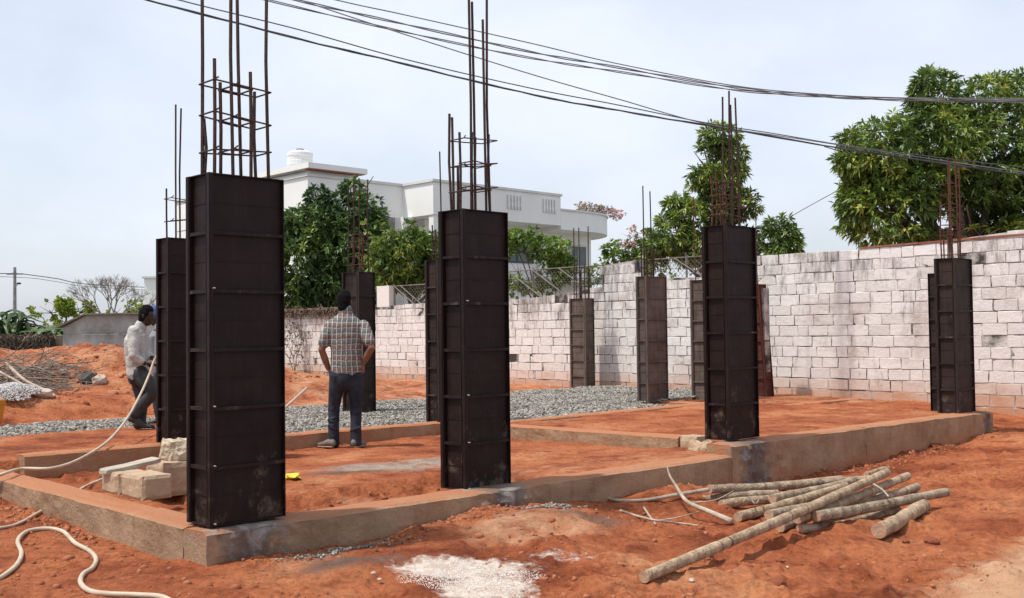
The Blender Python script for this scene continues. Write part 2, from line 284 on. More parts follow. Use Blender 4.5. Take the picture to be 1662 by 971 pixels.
M['skin_dark'] = simple('dark_skin', (.03, .017, .013), (.055, .032, .024), 9, .45, .05, 60)
M['hair'] = simple('black_hair', (.004, .004, .004), (.010, .009, .009), 60, .85, 1, 90, spec=.1)
M['denim'] = simple('dark_denim', (.010, .012, .018), (.030, .035, .048), 8, .85, .5, 14)
M['trouser'] = simple('dark_grey_cloth', (.022, .024, .026), (.065, .067, .066), 8, .85, .5, 14)
M['shirt_white'] = simple('off_white_cloth', (.38, .37, .345), (.54, .525, .49), 6, .9, .9, 9, dist=.04)
M['shirt_grey'] = simple('grey_cloth', (.16, .165, .18), (.24, .245, .26), 6, .9, .7, 9)
M['cap'] = simple('blue_cap_cloth', (.05, .08, .22), (.10, .14, .32), 9, .8, .1, 40)
M['shoe'] = simple('grey_shoe', (.10, .085, .075), (.22, .185, .16), 14, .8, .3, 40)
M['sole'] = simple('dusty_sole', (.25, .16, .11), (.36, .25, .18), 14, .9, 0)
M['tool'] = simple('tool_steel', (.02, .018, .017), (.06, .05, .045), 14, .6, .2, 40)
M['handle'] = simple('tool_handle', (.42, .34, .26), (.58, .48, .38), 14, .8, .2, 40)
def plaid_material():
    m, n, b = mat('plaid_cotton'); lk = n.links.new
    tc = N(n, 'ShaderNodeTexCoord'); q = N(n, 'ShaderNodeTexNoise', i_Scale=5, i_Detail=3); lk(tc.outputs['Object'], q.inputs['Vector'])
    va = N(n, 'ShaderNodeVectorMath', operation='MULTIPLY_ADD'); lk(q.outputs['Color'], va.inputs[0]); va.inputs[1].default_value = (.045,)*3; lk(tc.outputs['Object'], va.inputs[2])
    sp = N(n, 'ShaderNodeSeparateXYZ'); lk(va.outputs[0], sp.inputs[0])
    def stripes(sock, period, off, width):
        a = N(n, 'ShaderNodeMath', operation='MULTIPLY_ADD'); lk(sock, a.inputs[0]); a.inputs[1].default_value = 1/period; a.inputs[2].default_value = off
        f = N(n, 'ShaderNodeMath', operation='FRACT'); lk(a.outputs[0], f.inputs[0])
        l = N(n, 'ShaderNodeMath', operation='LESS_THAN'); lk(f.outputs[0], l.inputs[0]); l.inputs[1].default_value = width; return l.outputs[0]
    c = None
    def mixin(c, f, col, k):
        x = N(n, 'ShaderNodeMix', data_type='RGBA'); mm = N(n, 'ShaderNodeMath', operation='MULTIPLY'); lk(f, mm.inputs[0]); mm.inputs[1].default_value = k; lk(mm.outputs[0], x.inputs['Factor'])
        if c is None: x.inputs['A'].default_value = (.060, .066, .058, 1)
        else: lk(c, x.inputs['A'])
        x.inputs['B'].default_value = (*col, 1); return x.outputs['Result']
    c = mixin(c, stripes(sp.outputs[2], .062, .1, .40), (.15, .145, .135), .75)
    c = mixin(c, stripes(sp.outputs[0], .056, .1, .42), (.15, .145, .135), .7)
    c = mixin(c, stripes(sp.outputs[2], .124, .62, .2), (.24, .08, .06), .6)
    c = mixin(c, stripes(sp.outputs[0], .056, .55, .20), (.50, .49, .46), .75)
    c = mixin(c, stripes(sp.outputs[2], .062, .62, .17), (.46, .45, .42), .55)
    lk(c, b.inputs['Base Color']); b.inputs['Roughness'].default_value = .9
    q2 = N(n, 'ShaderNodeTexNoise', i_Scale=9, i_Detail=3); lk(tc.outputs['Object'], q2.inputs['Vector'])
    bp = N(n, 'ShaderNodeBump', i_Strength=.7, i_Distance=.03); lk(q2.outputs[0], bp.inputs['Height']); lk(bp.outputs[0], b.inputs['Normal'])
    return m
M['plaid'] = plaid_material()

# ------------------------------------------------------------------ object helpers
def thing(name, label, cat, loc=(0, 0, 0), group=None, kind=None):
    o = bpy.data.objects.new(name, None); COL.objects.link(o); o.location = tuple(float(a) for a in loc)
    o.empty_display_size = .2; return tag(o, label, cat, group, kind)
def tag(o, label=None, cat=None, group=None, kind=None):
    if label: o['label'] = label
    if cat: o['category'] = cat
    if group: o['group'] = group
    if kind: o['kind'] = kind
    return o
def origin_of(parent):
    p = np.zeros(3); q = parent
    while q is not None: p += np.array(q.location); q = q.parent
    return p
def mesh_obj(name, verts, faces, m, parent=None, loc=None, smooth=False, attrs=None, bevel=0):
    """verts in world metres; stored relative to the parent (or to loc)."""
    me = bpy.data.meshes.new(name); v = np.asarray(verts, float)
    o = bpy.data.objects.new(name, me); COL.objects.link(o)
    if parent is not None: o.parent = parent; v = v - origin_of(parent)
    elif loc is not None: o.location = tuple(float(a) for a in loc); v = v - np.array(loc)
    if isinstance(faces, np.ndarray):
        k = faces.shape[1]; nf = len(faces)
        me.vertices.add(len(v)); me.vertices.foreach_set('co', v.astype(np.float32).ravel())
        me.loops.add(nf*k); me.loops.foreach_set('vertex_index', faces.astype(np.int32).ravel())
        me.polygons.add(nf); me.polygons.foreach_set('loop_start', np.arange(0, nf*k, k, dtype=np.int32))
        me.update(calc_edges=True)
    else: me.from_pydata([tuple(a) for a in v], [], faces)
    if attrs:
        for k, a in attrs.items():
            at_ = me.attributes.new(k, 'FLOAT', 'POINT'); at_.data.foreach_set('value', np.asarray(a, np.float32))
    if smooth: me.polygons.foreach_set('use_smooth', np.ones(len(me.polygons), bool))
    me.materials.append(M[m] if isinstance(m, str) else m)
    if bevel:
        b = o.modifiers.new('bevel', 'BEVEL'); b.width = bevel; b.segments = 2; b.limit_method = 'ANGLE'
    me.update(); return o
class MB:
    def __init__(s): s.v = []; s.f = []
    def add(s, v, f):
        k = len(s.v); s.v += [np.asarray(a, float) for a in v]; s.f += [tuple(i+k for i in q) for q in f]
    def box(s, c, ax, ay, az):            # centre and three half-axis vectors
        c, ax, ay, az = map(lambda q: np.asarray(q, float), (c, ax, ay, az))
        s.add([c+i*ax+j*ay+k*az for k in (-1, 1) for j in (-1, 1) for i in (-1, 1)],
              [(0, 2, 3, 1), (4, 5, 7, 6), (0, 1, 5, 4), (2, 6, 7, 3), (0, 4, 6, 2), (1, 3, 7, 5)])
    def gbox(s, u0, u1, v0, v1, z0, z1, T=None):
        T = T or G; a = T(u0, v0, z0); b = T(u1, v0, z0); c = T(u0, v1, z0); h = np.array([0, 0, z1-z0])
        s.box(a+(b-a)/2+(c-a)/2+h/2, (b-a)/2, (c-a)/2, h/2)
    def tube(s, pts, r, n=8, caps=True):
        pts = [np.asarray(p, float) for p in pts]; k = len(pts)
        if not hasattr(r, '__len__'): r = [r]*k
        k0 = len(s.v); t = pts[1]-pts[0]; a = np.cross(t, [0, 0, 1.0]); 
        if np.linalg.norm(a) < 1e-3*np.linalg.norm(t): a = np.cross(t, [1.0, 0, 0])
        a /= np.linalg.norm(a)
        for i in range(k):
            t = pts[min(i+1, k-1)]-pts[max(i-1, 0)]; t = t/np.linalg.norm(t)
            a = a-t*(a@t); a /= np.linalg.norm(a); b = np.cross(t, a)
            for j in range(n):
                q = 2*math.pi*j/n; s.v.append(pts[i]+(a*math.cos(q)+b*math.sin(q))*r[i])
        for i in range(k-1):
            for j in range(n):
                s.f.append((k0+i*n+j, k0+i*n+(j+1) % n, k0+(i+1)*n+(j+1) % n, k0+(i+1)*n+j))
        if caps:
            s.f.append(tuple(k0+j for j in range(n))[::-1]); s.f.append(tuple(k0+(k-1)*n+j for j in range(n)))
    def loft(s, pts, ra, rb, side, n=14):     # elliptical sections with rounded ends; side = axis of ra
        side = np.asarray(side, float); pts = [np.asarray(p, float) for p in pts]
        P_, A_, B_ = list(pts), list(ra), list(rb)
        def cap(p, q, a, b):
            d = p-q; d = d/np.linalg.norm(d); h = min(a, b)
            return [(p+d*h*math.sin(x), a*math.cos(x), b*math.cos(x)) for x in (.45, .9, 1.3, 1.52)]
        e1 = cap(pts[0], pts[1], ra[0], rb[0]); e2 = cap(pts[-1], pts[-2], ra[-1], rb[-1])
        seq = e1[::-1]+list(zip(P_, A_, B_))+e2
        k0 = len(s.v); m = len(seq)
        for i, (p, a, b) in enumerate(seq):
            t = seq[min(i+1, m-1)][0]-seq[max(i-1, 0)][0]; t = t/np.linalg.norm(t)
            x = side-t*(side@t); x /= np.linalg.norm(x); y = np.cross(t, x)
            for j in range(n):
                q = 2*math.pi*j/n; s.v.append(p+x*a*math.cos(q)+y*b*math.sin(q))
        for i in range(m-1):
            for j in range(n): s.f.append((k0+i*n+j, k0+i*n+(j+1) % n, k0+(i+1)*n+(j+1) % n, k0+(i+1)*n+j))
        s.f.append(tuple(k0+j for j in range(n))[::-1]); s.f.append(tuple(k0+(m-1)*n+j for j in range(n)))
    def ball(s, c, r, n=12):
        c = np.asarray(c, float); r = np.asarray(r if hasattr(r, '__len__') else (r, r, r), float)
        s.loft([c-[0, 0, r[2]*.001], c+[0, 0, r[2]*.001]], [r[0]]*2, [r[1]]*2, (1, 0, 0), n)
        # stretch the caps to the wanted height
        k = len(s.v)-n*10
        for i in range(k, len(s.v)):
            d = s.v[i]-c; s.v[i] = c+np.array([d[0], d[1], d[2]*r[2]/min(r[0], r[1])])
    def build(s, name, m, parent=None, loc=None, smooth=False, bevel=0, attrs=None):
        return mesh_obj(name, np.array(s.v), s.f, m, parent, loc, smooth, attrs, bevel)
def smooth_path(pts, n=8):
    pts = [np.asarray(p, float) for p in pts]; out = []
    for i in range(len(pts)-1):
        p0 = pts[max(i-1, 0)]; p1 = pts[i]; p2 = pts[i+1]; p3 = pts[min(i+2, len(pts)-1)]
        for k in range(n):
            t = k/n; out.append(.5*((2*p1)+(-p0+p2)*t+(2*p0-5*p1+4*p2-p3)*t*t+(-p0+3*p1-3*p2+p3)*t**3))
    out.append(pts[-1]); return out

# ------------------------------------------------------------------ ground
def ground_h(X, Y):
    X = np.asarray(X, float); Y = np.asarray(Y, float); u, v = toUV(X, Y)
    edge = np.interp(u, [-6, 0, 1.2, 2.2, 3.5, 5.7, 8, 11, 14], [-.2, -.19, -.2, -.17, -.26, -.36, -.38, -.33, -.28])
    z = edge*(1-sstep(0, 2.4, -v)) + (-.33)*sstep(0, 2.4, -v)
    lump = .075*fbm(X*.9, Y*.9, 4, 3)+.050*fbm(X*3.1, Y*3.1, 4, 9)+.036*np.maximum(fbm(X*9, Y*9, 3, 21), -.1)*(.4+1.6*sstep(-.1, .4, fbm(X*1.1, Y*1.1, 2, 61)))
    z = z + lump*(1 + .2*sstep(.4, 1.5, -v))*(1-.75*np.exp(-((X+.25)/.6)**2-((Y-5.9)/.5)**2))
    z = z + bump(u, v, 2.5, -.35, .5, .3, .03)+bump(u, v, 3.4, -.55, .35, .3, -.07)+bump(u, v, .9, -.45, .6, .3, .02)+bump(u, v, 4.2, -.25, .5, .25, .07)+bump(u, v, 1.7, -.25, .3, .2, .03)
    # left of the plinth
    lz = -.19+.06*fbm(X*.8, Y*.8, 4, 5)+.03*fbm(X*4, Y*4, 3, 15)
    wl = sstep(.6, 0, u)*sstep(-1.2, .3, v); z = z*(1-wl)+lz*wl
    inside = (u > .12) & (v > .12)
    f1 = .022*fbm(X*1.3, Y*1.3, 4, 31)+.012*fbm(X*7, Y*7, 3, 41)
    bank = sstep(1.40, 1.60, v+.10*fbm(u*3, v*3, 3, 3)+.05*fbm(u*11, v*11, 2, 4)); low = -.235+.07*fbm(X*4, Y*4, 4, 51)+.06*sstep(.5, .1, v); low = np.where(u < 3.35+.1*fbm(X*5, Y*5, 2, 8), low, -.13)
    roomA = low*(1-bank)+bank*(-.125-.045*sstep(2, 4.4, v))
    roomA = np.where(u < .95, -.2+.05*fbm(X*4, Y*4, 3, 66), roomA)
    roomA = np.where(u > 3.3, roomA*(1-.55*sstep(1.5, .3, v)*sstep(3.3, 3.8, u)), roomA)
    zi = roomA+f1
    zi = np.where(u > 5.93, -.035+f1, zi)
    zi = np.where((u > 11.1), -.33+.21*sstep(.1, 2.4, v)+f1*2, zi)
    zi = np.where((u < 6) & (v > 4.75), np.where((u < 3.4) & (v < 7.3), -.015+f1, -.09), zi)
    zi = np.where((u > 6) & (v > 4.05), -.09+f1*.3, zi)
    back = -.14+.10*fbm(X*.5, Y*.5, 4, 70)+.05*fbm(X*2, Y*2, 4, 71)
    back = back + (.20+.10*fbm(X*.7, Y*.7, 3, 75))*sstep(9.7, 11.2, v)*sstep(14.2, 12.5, u)*sstep(7.5, 5, u)*sstep(.0, 2, u) + .12*sstep(9.7, 11, v)*sstep(14.0, 12, u)
    zi = np.where((v > 9.4) | ((v > 4.9) & (u < .3)), back*.6-.02, zi) if False else np.where(v > 9.4, back, zi)
    z = np.where(inside, zi, z)
    # spoil heap beyond the plinth, on the left
    ridge = sstep(17.6, 20.2, Y+.5*fbm(X*.8, Y*.8, 3, 81))*(1-sstep(21.5, 26, Y))
    hx = np.interp(X, [-16, -12, -9, -7.2, -5.6, -4.2, -2.5], [.45, .62, .74, .74, .60, .28, 0])
    z = z + ridge*(hx*(1+.22*fbm(X*.9, Y*.9, 4, 83))+.10*fbm(X*2.3, Y*2.3, 4, 84))*np.where(hx > 0, 1, 0)
    z = np.where((u < .1) & (v > 4.9) & (Y < 16), -.05+.05*fbm(X*.8, Y*.8, 3, 88), z)
    return z
FOOT = []
_r = np.random.default_rng(77)
for _ in range(150):
    y_ = _r.uniform(4.2, 12.5); x_ = _r.uniform(-.55, .6)*(y_+1); FOOT.append((x_, y_, _r.uniform(0, 3.14), _r.uniform(.008, .022)))
_gh = ground_h
def ground_h(X, Y):
    z = _gh(X, Y); X = np.asarray(X, float); Y = np.asarray(Y, float)
    if X.size > 4000 and X.ndim == 2:
        for (x, y, a, d) in FOOT:
            r = np.searchsorted(Y[:, 0], [y-.35, y+.35]); q = slice(r[0], r[1]); dx = X[q]-x; dy = Y[q]-y; c, s_ = math.cos(a), math.sin(a)
            e = ((dx*c+dy*s_)/.13)**2+((-dx*s_+dy*c)/.05)**2; z[q] += d*(-np.exp(-e**2)+.6*np.exp(-(e-1.6)**2*3))
    return z
def gpt(px, py, dz=0.):              # where the line of sight meets the soil (raised by dz)
    d = ray(px, py); t = np.linspace(3.0, 45, 6000); X = C0[0]+d[0]*t; Y = C0[1]+d[1]*t; Z = C0[2]+d[2]*t
    k = np.nonzero(Z < ground_h(X, Y)+dz)[0]; return C0+d*t[k[0] if len(k) else -1]
def make_ground():
    r1 = 3.4*np.exp(np.linspace(0, math.log(34/3.4), 1000)); r2 = 34*np.exp(np.linspace(0, math.log(1500/34), 50))[1:]
    Yr = np.concatenate([r1, r2]); s = np.linspace(-1, 1, 640); s = .62*s+.5*s**5
    X = s[None, :]*(Yr[:, None]+1.2); Y = np.repeat(Yr[:, None], len(s), 1)
    Z = ground_h(X, Y); far = Y > 33; Z = np.where(far, -.25, Z)
    n, m = X.shape; idx = np.arange(n*m).reshape(n, m)
    F = np.stack([idx[:-1, :-1], idx[:-1, 1:], idx[1:, 1:], idx[1:, :-1]], -1).reshape(-1, 4)
    u, v = toUV(X, Y)
    def blob(x, y, rx, ry, rot=0):
        c, s_ = math.cos(rot), math.sin(rot); dx = X-x; dy = Y-y
        return np.clip(1.25-np.sqrt(((dx*c+dy*s_)/rx)**2+((-dx*s_+dy*c)/ry)**2), 0, 1)
    grit = np.maximum(blob(-.30, 6.16, .50, .25, -.05), blob(-.16, 5.72, .32, .42, 0))
    grit = np.maximum(grit, .42*blob(.30, 6.45, .5, .2))
    pale = np.clip((X-1.55)*1.3-(Y-5.55)*1.15-.12, 0, 1)*(Y < 8)
    pale = np.maximum(pale, .34*(np.abs(v) < 9)*(u > .3)*(v > .3)*sstep(-.2, .5, fbm(X*.5, Y*.5, 3, 99)))
    pale = np.maximum(pale, .36*sstep(15.5, 18, Y)); pale = np.maximum(pale, .40*sstep(.1, .5, fbm(X*.7+3, Y*.7, 3, 199))*(v < -.3))
    cem = np.maximum(blob(-1.25, 9.95, .75, .42, .2), blob(-.75, 10.35, .5, .3, .2))*(u > .3)*(v > 1.7)
    cem = np.maximum(cem, .5*blob(-1.15, 6.35, .5, .12, .78)); cem = np.maximum(cem, .5*blob(.05, 7.45, .45, .1, .6))
    damp = np.maximum(.9*blob(-1.0, 6.15, .45, .16, .5), .75*blob(.55, 7.55, .5, .2, .4)); damp = np.maximum(damp, blob(-1.55, 9.6, .55, .14, .2)*(v > 1.7))
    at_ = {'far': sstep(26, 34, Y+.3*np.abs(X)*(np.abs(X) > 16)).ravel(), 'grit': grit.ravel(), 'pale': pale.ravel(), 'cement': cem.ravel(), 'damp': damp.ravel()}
    o = mesh_obj('ground', np.stack([X, Y, Z], -1).reshape(-1, 3), F, 'soil', smooth=True, attrs=at_); o['kind'] = 'structure'
make_ground()

ICO = None
def ico():
    global ICO
    if ICO is None:
        t = (1+5**.5)/2
        v = np.array([(-1, t, 0), (1, t, 0), (-1, -t, 0), (1, -t, 0), (0, -1, t), (0, 1, t), (0, -1, -t), (0, 1, -t), (t, 0, -1), (t, 0, 1), (-t, 0, -1), (-t, 0, 1)], float)
        v /= np.linalg.norm(v[0])
        f = np.array([(0, 11, 5), (0, 5, 1), (0, 1, 7), (0, 7, 10), (0, 10, 11), (1, 5, 9), (5, 11, 4), (11, 10, 2), (10, 7, 6), (7, 1, 8), (3, 9, 4), (3, 4, 2), (3, 2, 6), (3, 6, 8), (3, 8, 9), (4, 9, 5), (2, 4, 11), (6, 2, 10), (8, 6, 7), (9, 8, 1)])
        ICO = (v, f)
    return ICO
def stones(name, P, size, m, label=None, cat=None, kind='stuff', jag=.35, smooth=False, parent=None, sink=.25):
    v, f = ico(); n = len(P); size = np.asarray(size)
    sc = RNG.uniform(.55, 1.2, (n, 1, 3)); a = RNG.uniform(0, 2*math.pi, n)
    vv = v[None]*sc*(1+RNG.uniform(-jag, jag, (n, 12, 1)))*size[:, None, None]
    c, s = np.cos(a)[:, None], np.sin(a)[:, None]
    x = vv[..., 0]*c-vv[..., 1]*s; y = vv[..., 0]*s+vv[..., 1]*c; zz = vv[..., 2]*.8
    V = np.stack([x, y, zz], -1)+P[:, None, :]; V[..., 2] += (size*(1-2*sink)*.5)[:, None]
    F = (f[None]+12*np.arange(n)[:, None, None]).reshape(-1, 3); t = np.repeat(RNG.uniform(0, 1, n), 12)
    o = mesh_obj(name, V.reshape(-1, 3), F, m, smooth=smooth, attrs={'tint': t}, parent=parent)
    if label: tag(o, label, cat)
    if kind: o['kind'] = kind
    return o
def scatter_uv(n, fn):
    out = []
    while len(out) < n:
        u = RNG.uniform(-2, 14.2, 4000); v = RNG.uniform(3.5, 9.6, 4000); k = fn(u, v); out += list(zip(u[k], v[k]))
    a = np.array(out[:n]); X = OX+a[:, 0]*UC-a[:, 1]*US; Y = OY+a[:, 0]*US+a[:, 1]*UC; return X, Y
def gravel_zone(u, v):
    j = .18*vnoise(u*2.2, v*2.2, 5)
    main = (u > 3.45+j*2) & (u < 5.9) & (v > 4.92) & (v < 8.8+j*2)
    rear = (u > 5.85) & (v > 4.14+j*.4+np.where(u > 10.2, .9, 0)) & (v < 8.9+j*2) & (u < 13.9)
    strip = (u < 3.6) & (v > 7.35+j) & (v < 9.2)
    return main | rear | strip
X, Y = scatter_uv(60000, gravel_zone); Z = ground_h(X, Y)+.02+.03*fbm(X*2, Y*2, 3, 7)+RNG.uniform(0, .02, len(X))
stones('gravel', np.stack([X, Y, Z], -1), RNG.uniform(.009, .029, len(X)), 'gravel', 'crushed grey stone aggregate spread between the rear columns and the wall', 'gravel')
# soil clods outside the plinth and on the heap
n = 26000; Y = 3.8+RNG.uniform(0, 1, n)**1.3*9; X = RNG.uniform(-.62, .62, n)*(Y+1.5); u, v = toUV(X, Y)
dens = fbm(X*1.5, Y*1.5, 3, 60); k = ((v < -.12) | (u < -.15)) & (dens+RNG.uniform(-.25, .25, n) > .08); X, Y = X[k], Y[k]
sz = .004+.024*RNG.uniform(0, 1, len(X))**7
X2 = RNG.uniform(-13, -4, 1600); Y2 = RNG.uniform(16, 22, 1600); sz2 = .015+.06*RNG.uniform(0, 1, 1600)**4
u3, v3 = RNG.uniform(.4, 11, 900), RNG.uniform(.3, 1.5, 900); k = (u3 < 3.2); u3, v3 = u3[k], v3[k]
X3 = OX+u3*UC-v3*US; Y3 = OY+u3*US+v3*UC; sz3 = .008+.03*RNG.uniform(0, 1, len(X3))**3
u4 = RNG.uniform(-.1, 11.6, 5200); v4 = -.02-np.abs(RNG.normal(0, .13, 5200)); k = fbm(u4*1.6, v4*0, 2, 91)+RNG.uniform(-.3, .3, 5200) > .0; u4, v4 = u4[k], v4[k]
v5 = RNG.uniform(.1, 4.5, 1300); u5 = -.02-np.abs(RNG.normal(0, .13, 1300)); k = fbm(v5*1.6, u5*0, 2, 92)+RNG.uniform(-.3, .3, 1300) > .0; u4 = np.concatenate([u4, u5[k]]); v4 = np.concatenate([v4, v5[k]])
X4 = OX+u4*UC-v4*US; Y4 = OY+u4*US+v4*UC; X = np.concatenate([X, X4]); Y = np.concatenate([Y, Y4]); sz = np.concatenate([sz, .005+.022*RNG.uniform(0, 1, len(X4))**4])
X = np.concatenate([X, X2, X3]); Y = np.concatenate([Y, Y2, Y3]); sz = np.concatenate([sz, sz2, sz3])
stones('soil_clods', np.stack([X, Y, ground_h(X, Y)], -1), sz, 'clod', 'loose red clods of dug earth scattered over the soil', 'soil clods', sink=.52, jag=.5)
# white stone chips spilled in front
n = 6000; a = RNG.normal(0, 1, (n, 2)); a = a[(a**2).sum(1) < 2.6]; n = len(a); X = -.24+a[:, 0]*.25+.05*np.sin(a[:, 1]*3); Y = 6.02+a[:, 1]*.20-.10*(a[:, 0] > 0)
stones('white_chips', np.stack([X, Y, ground_h(X, Y)], -1), RNG.uniform(.0018, .0042, n), 'white_gravel', 'thin spill of white stone chips on red soil in the foreground', 'stone chips')
n = 6000; a = RNG.normal(0, 1, (n, 2)); a = a[(a**2).sum(1) < 3.2]; n = len(a); c = on(12, 678, -.05); X = c[0]-.25+a[:, 0]*.30; Y = c[1]+.35+a[:, 1]*.3
h = .20*np.exp(-((X-c[0]+.1)/.55)**2-((Y-c[1]-.35)/.5)**2)
stones('white_gravel_heap', np.stack([X, Y, np.maximum(ground_h(X, Y), -.1)+h], -1), RNG.uniform(.007, .018, n), 'gravel_pale', 'low heap of whitish grey stone chips at the foot of the spoil heap', 'gravel heap')
n = 500
for (uu, vv, ru, rv, lab) in ((.75, -.17, .42, .09, 'grey mortar crumbs dropped on soil under the nearest formwork column'), (2.62, -.16, .34, .09, 'grey mortar crumbs dropped under the second formwork column')):
    U = uu+RNG.normal(0, 1, n)*ru*.5; V = vv-np.abs(RNG.normal(0, 1, n))*rv; X = OX+U*UC-V*US; Y = OY+U*US+V*UC
    stones('mortar_crumbs', np.stack([X, Y, ground_h(X, Y)+.01], -1), .003+.010*RNG.uniform(0, 1, n)**3, 'gravel', lab, 'mortar')

# ------------------------------------------------------------------ plinth beams
def beam(label, u0, v0, u1, v1, z0, z1, wd=.24, zb=-.75, grouts=(), dust=.0, rough=.008, seed=0):
    a = G(u0, v0); b = G(u1, v1); Lg = np.linalg.norm(b-a); t = (b-a)/Lg; s = np.array([t[1], -t[0], 0])   # s: to the right of travel
    n = max(int(Lg/.045), 4); prof = [(0, k) for k in np.linspace(0, 1, 13)]+[(k, 1) for k in np.linspace(.12, .88, 5)]+[(1, k) for k in np.linspace(1, 0, 13)]
    V = []; D_ = []; Gt = []
    for i in range(n+1):
        q = i/n; zt = z0+(z1-z0)*q
        for (x, y) in prof:
            low = zb+(zt-zb)*y
            if y < 1: low = zt-(1-y)**1.5*(zt-zb)
            edge_r = .012 if (y == 1 and x in (0, 1)) else 0
            p = a+t*Lg*q+s*(x-.5)*wd; p = p + np.array([0, 0, low-edge_r*1.2])
            k1 = float(fbm(q*Lg*6+seed*7, low*9+x*5, 4, 17+seed)); gg = max([0]+[math.exp(-((q*Lg-gc)/gw)**2) for gc, gw in grouts])*(1 if y < 1 else 0); k2 = float(fbm(q*Lg*11, low*16, 4, 57+seed)); p = p+s*((k1*rough*2+gg*(k2*.045+.004))*(1 if x > .5 else -1))
            if y == 1: p[2] += rough*1.3*float(fbm(q*Lg*3+seed, x*4, 4, 27+seed))-(.03*max(0, float(vnoise(q*Lg*2.5+seed, x*2, 5))-.3) if x in (0, 1) else 0)
            V.append(p); D_.append(dust+(.62 if y == 1 and 0 < x < 1 else (.34 if y == 1 else max(0, .45*(-.04-low+.0)/.2-.18))))
            g = 0
            for (gc, gw) in grouts: g = max(g, .58*math.exp(-((q*Lg-gc)/gw)**2))
            Gt.append(g)
    m = len(prof); F = []
    for i in range(n):
        for j in range(m-1): F.append((i*m+j, (i+1)*m+j, (i+1)*m+j+1, i*m+j+1))
        F.append((i*m+m-1, (i+1)*m+m-1, (i+1)*m, i*m))
    F.append(tuple(range(m))); F.append(tuple(n*m+j for j in range(m))[::-1])
    o = mesh_obj('plinth_beam', np.array(V), F, 'conc', loc=a+np.array([0, 0, zb]), attrs={'dust': D_, 'grout': Gt})
    return tag(o, label, 'plinth beam', 'concrete plinth beams of the new building')
beam('front plinth beam from the nearest column to the third column, with grey mortar drips', .0, .14, 5.50, .14, 0, -.055, .28, grouts=((.3, .38), (2.42, .36)), seed=1)
beam('right front plinth beam under the third column, grey stained at its left end', 5.36, .14, 8.0, .14, .045, .02, .285, grouts=((.40, .45),), seed=2)
beam('right front plinth beam running on to the far right column', 8.006, .142, 11.6, .142, .019, -.035, .283, grouts=((3.4, .2),), seed=12)
beam('left front plinth beam running back past the stacked blocks to the left edge', .145, 4.62, .145, 1.052, -.01, -.01, .25, seed=3, dust=.1)
beam('short clean plinth block closing the left front beam at the nearest corner', .13, 1.044, .13, .284, -.0, 0, .265, seed=13, dust=.0, rough=.005)
beam('dust covered plinth beam crossing behind the left room, ends at a broken left end', .62, 4.72, 5.83, 4.72, .035, -.02, .24, seed=4, dust=.36)
beam('short cross plinth beam between the left room and the right room', 5.96, 4.60, 5.96, .97, -.015, .02, .24, seed=5, dust=.22)
beam('low soil covered plinth beam between the right room and the gravel', 6.085, 3.98, 10.88, 3.98, -.01, -.02, .2, seed=6, dust=.22)
beam('rear right plinth beam running from the last column back to the wall', 11.0, 5.4, 11.0, .287, -.06, -.035, .22, seed=7, dust=.3)
beam('thin rear plinth beam along the far edge of the gravel', -2.5, 9.38, 13.7, 9.38, -.02, -.13, .18, seed=8, dust=.25)
beam('short low plinth beam near the block wall on the right', 11.115, 3.2, 13.95, 3.2, -.08, -.1, .2, seed=9, dust=.4)

def block(label, name, u0, u1, v0, v1, z0, z1, m='blockstone', rot=0, amp=.006, cat='block', tilt=0, n=7, group=None):
    c = G((u0+u1)/2, (v0+v1)/2, z0); hu, hv, h = (u1-u0)/2, (v1-v0)/2, z1-z0
    ca, sa = math.cos(rot+TH), math.sin(rot+TH); A = np.array([ca, sa, tilt]); B = np.array([-sa, ca, 0]); V = []; idx = {}; F = []
    def vid(i, j, k):
        if (i, j, k) not in idx:
            x, y, z = i/n*2-1, j/n*2-1, k/n; p = np.array([x*hu, y*hv, z*h])
            e = [abs(x) > .99, abs(y) > .99, z < .01 or z > .99]; 
            if sum(e) >= 2: p = p*np.array([1-.012/hu if e[0] else 1, 1-.012/hv if e[1] else 1, 1])
            d = amp*1.6*np.array([float(fbm(x*1.6+y*1.1, z*1.9+y*.7, 3, s_+int(hu*1000))) for s_ in (1, 2, 3)])
            if k == 0: d[2] = 0
            idx[(i, j, k)] = len(V); V.append(c+A*(p[0]+d[0])+B*(p[1]+d[1])+EZ*(p[2]+d[2]))
        return idx[(i, j, k)]
    for a in range(n):
        for b in range(n):
            for q in (0, n):
                F.append((vid(a, b, q), vid(a+1, b, q), vid(a+1, b+1, q), vid(a, b+1, q))[::(1 if q else -1)])
                F.append((vid(a, q, b), vid(a+1, q, b), vid(a+1, q, b+1), vid(a, q, b+1))[::(-1 if q else 1)])
                F.append((vid(q, a, b), vid(q, a+1, b), vid(q, a+1, b+1), vid(q, a, b+1))[::(1 if q else -1)])
    o = mesh_obj(name, np.array(V), F, m, loc=c, smooth=False); return tag(o, label, cat, group)
def uvat(px, py, z): p = on(px, py, z); return toUV(p[0], p[1])
bu, bv = uvat(229, 814, .0)
block('cream concrete block lying on the left beam corner, lower right of the stack', 'concrete_block', bu, bu+.24, bv, bv+.35, .0, .165, amp=.004, group='blocks stacked on the beam corner')
block('dusty concrete block on the left beam, leftmost of the stack under the slab', 'concrete_block', bu, bu+.22, bv+.38, bv+.68, -.0, .155, 'blockstone', amp=.006, group='blocks stacked on the beam corner')
block('thin pale slab lying tilted across the top of the leftmost block', 'stone_slab', bu-.03, bu+.42, bv+.52, bv+.66, .16, .195, 'slab', rot=.12, amp=.003, cat='slab', tilt=.10)
b3u, b3v = uvat(240, 775, .02)
block('dusty block behind the corner stack, carrying the rough stone', 'concrete_block', b3u+.02, b3u+.62, b3v-.22, b3v+.1, -.12, .14, 'blockstone', amp=.012, group='blocks stacked on the beam corner')
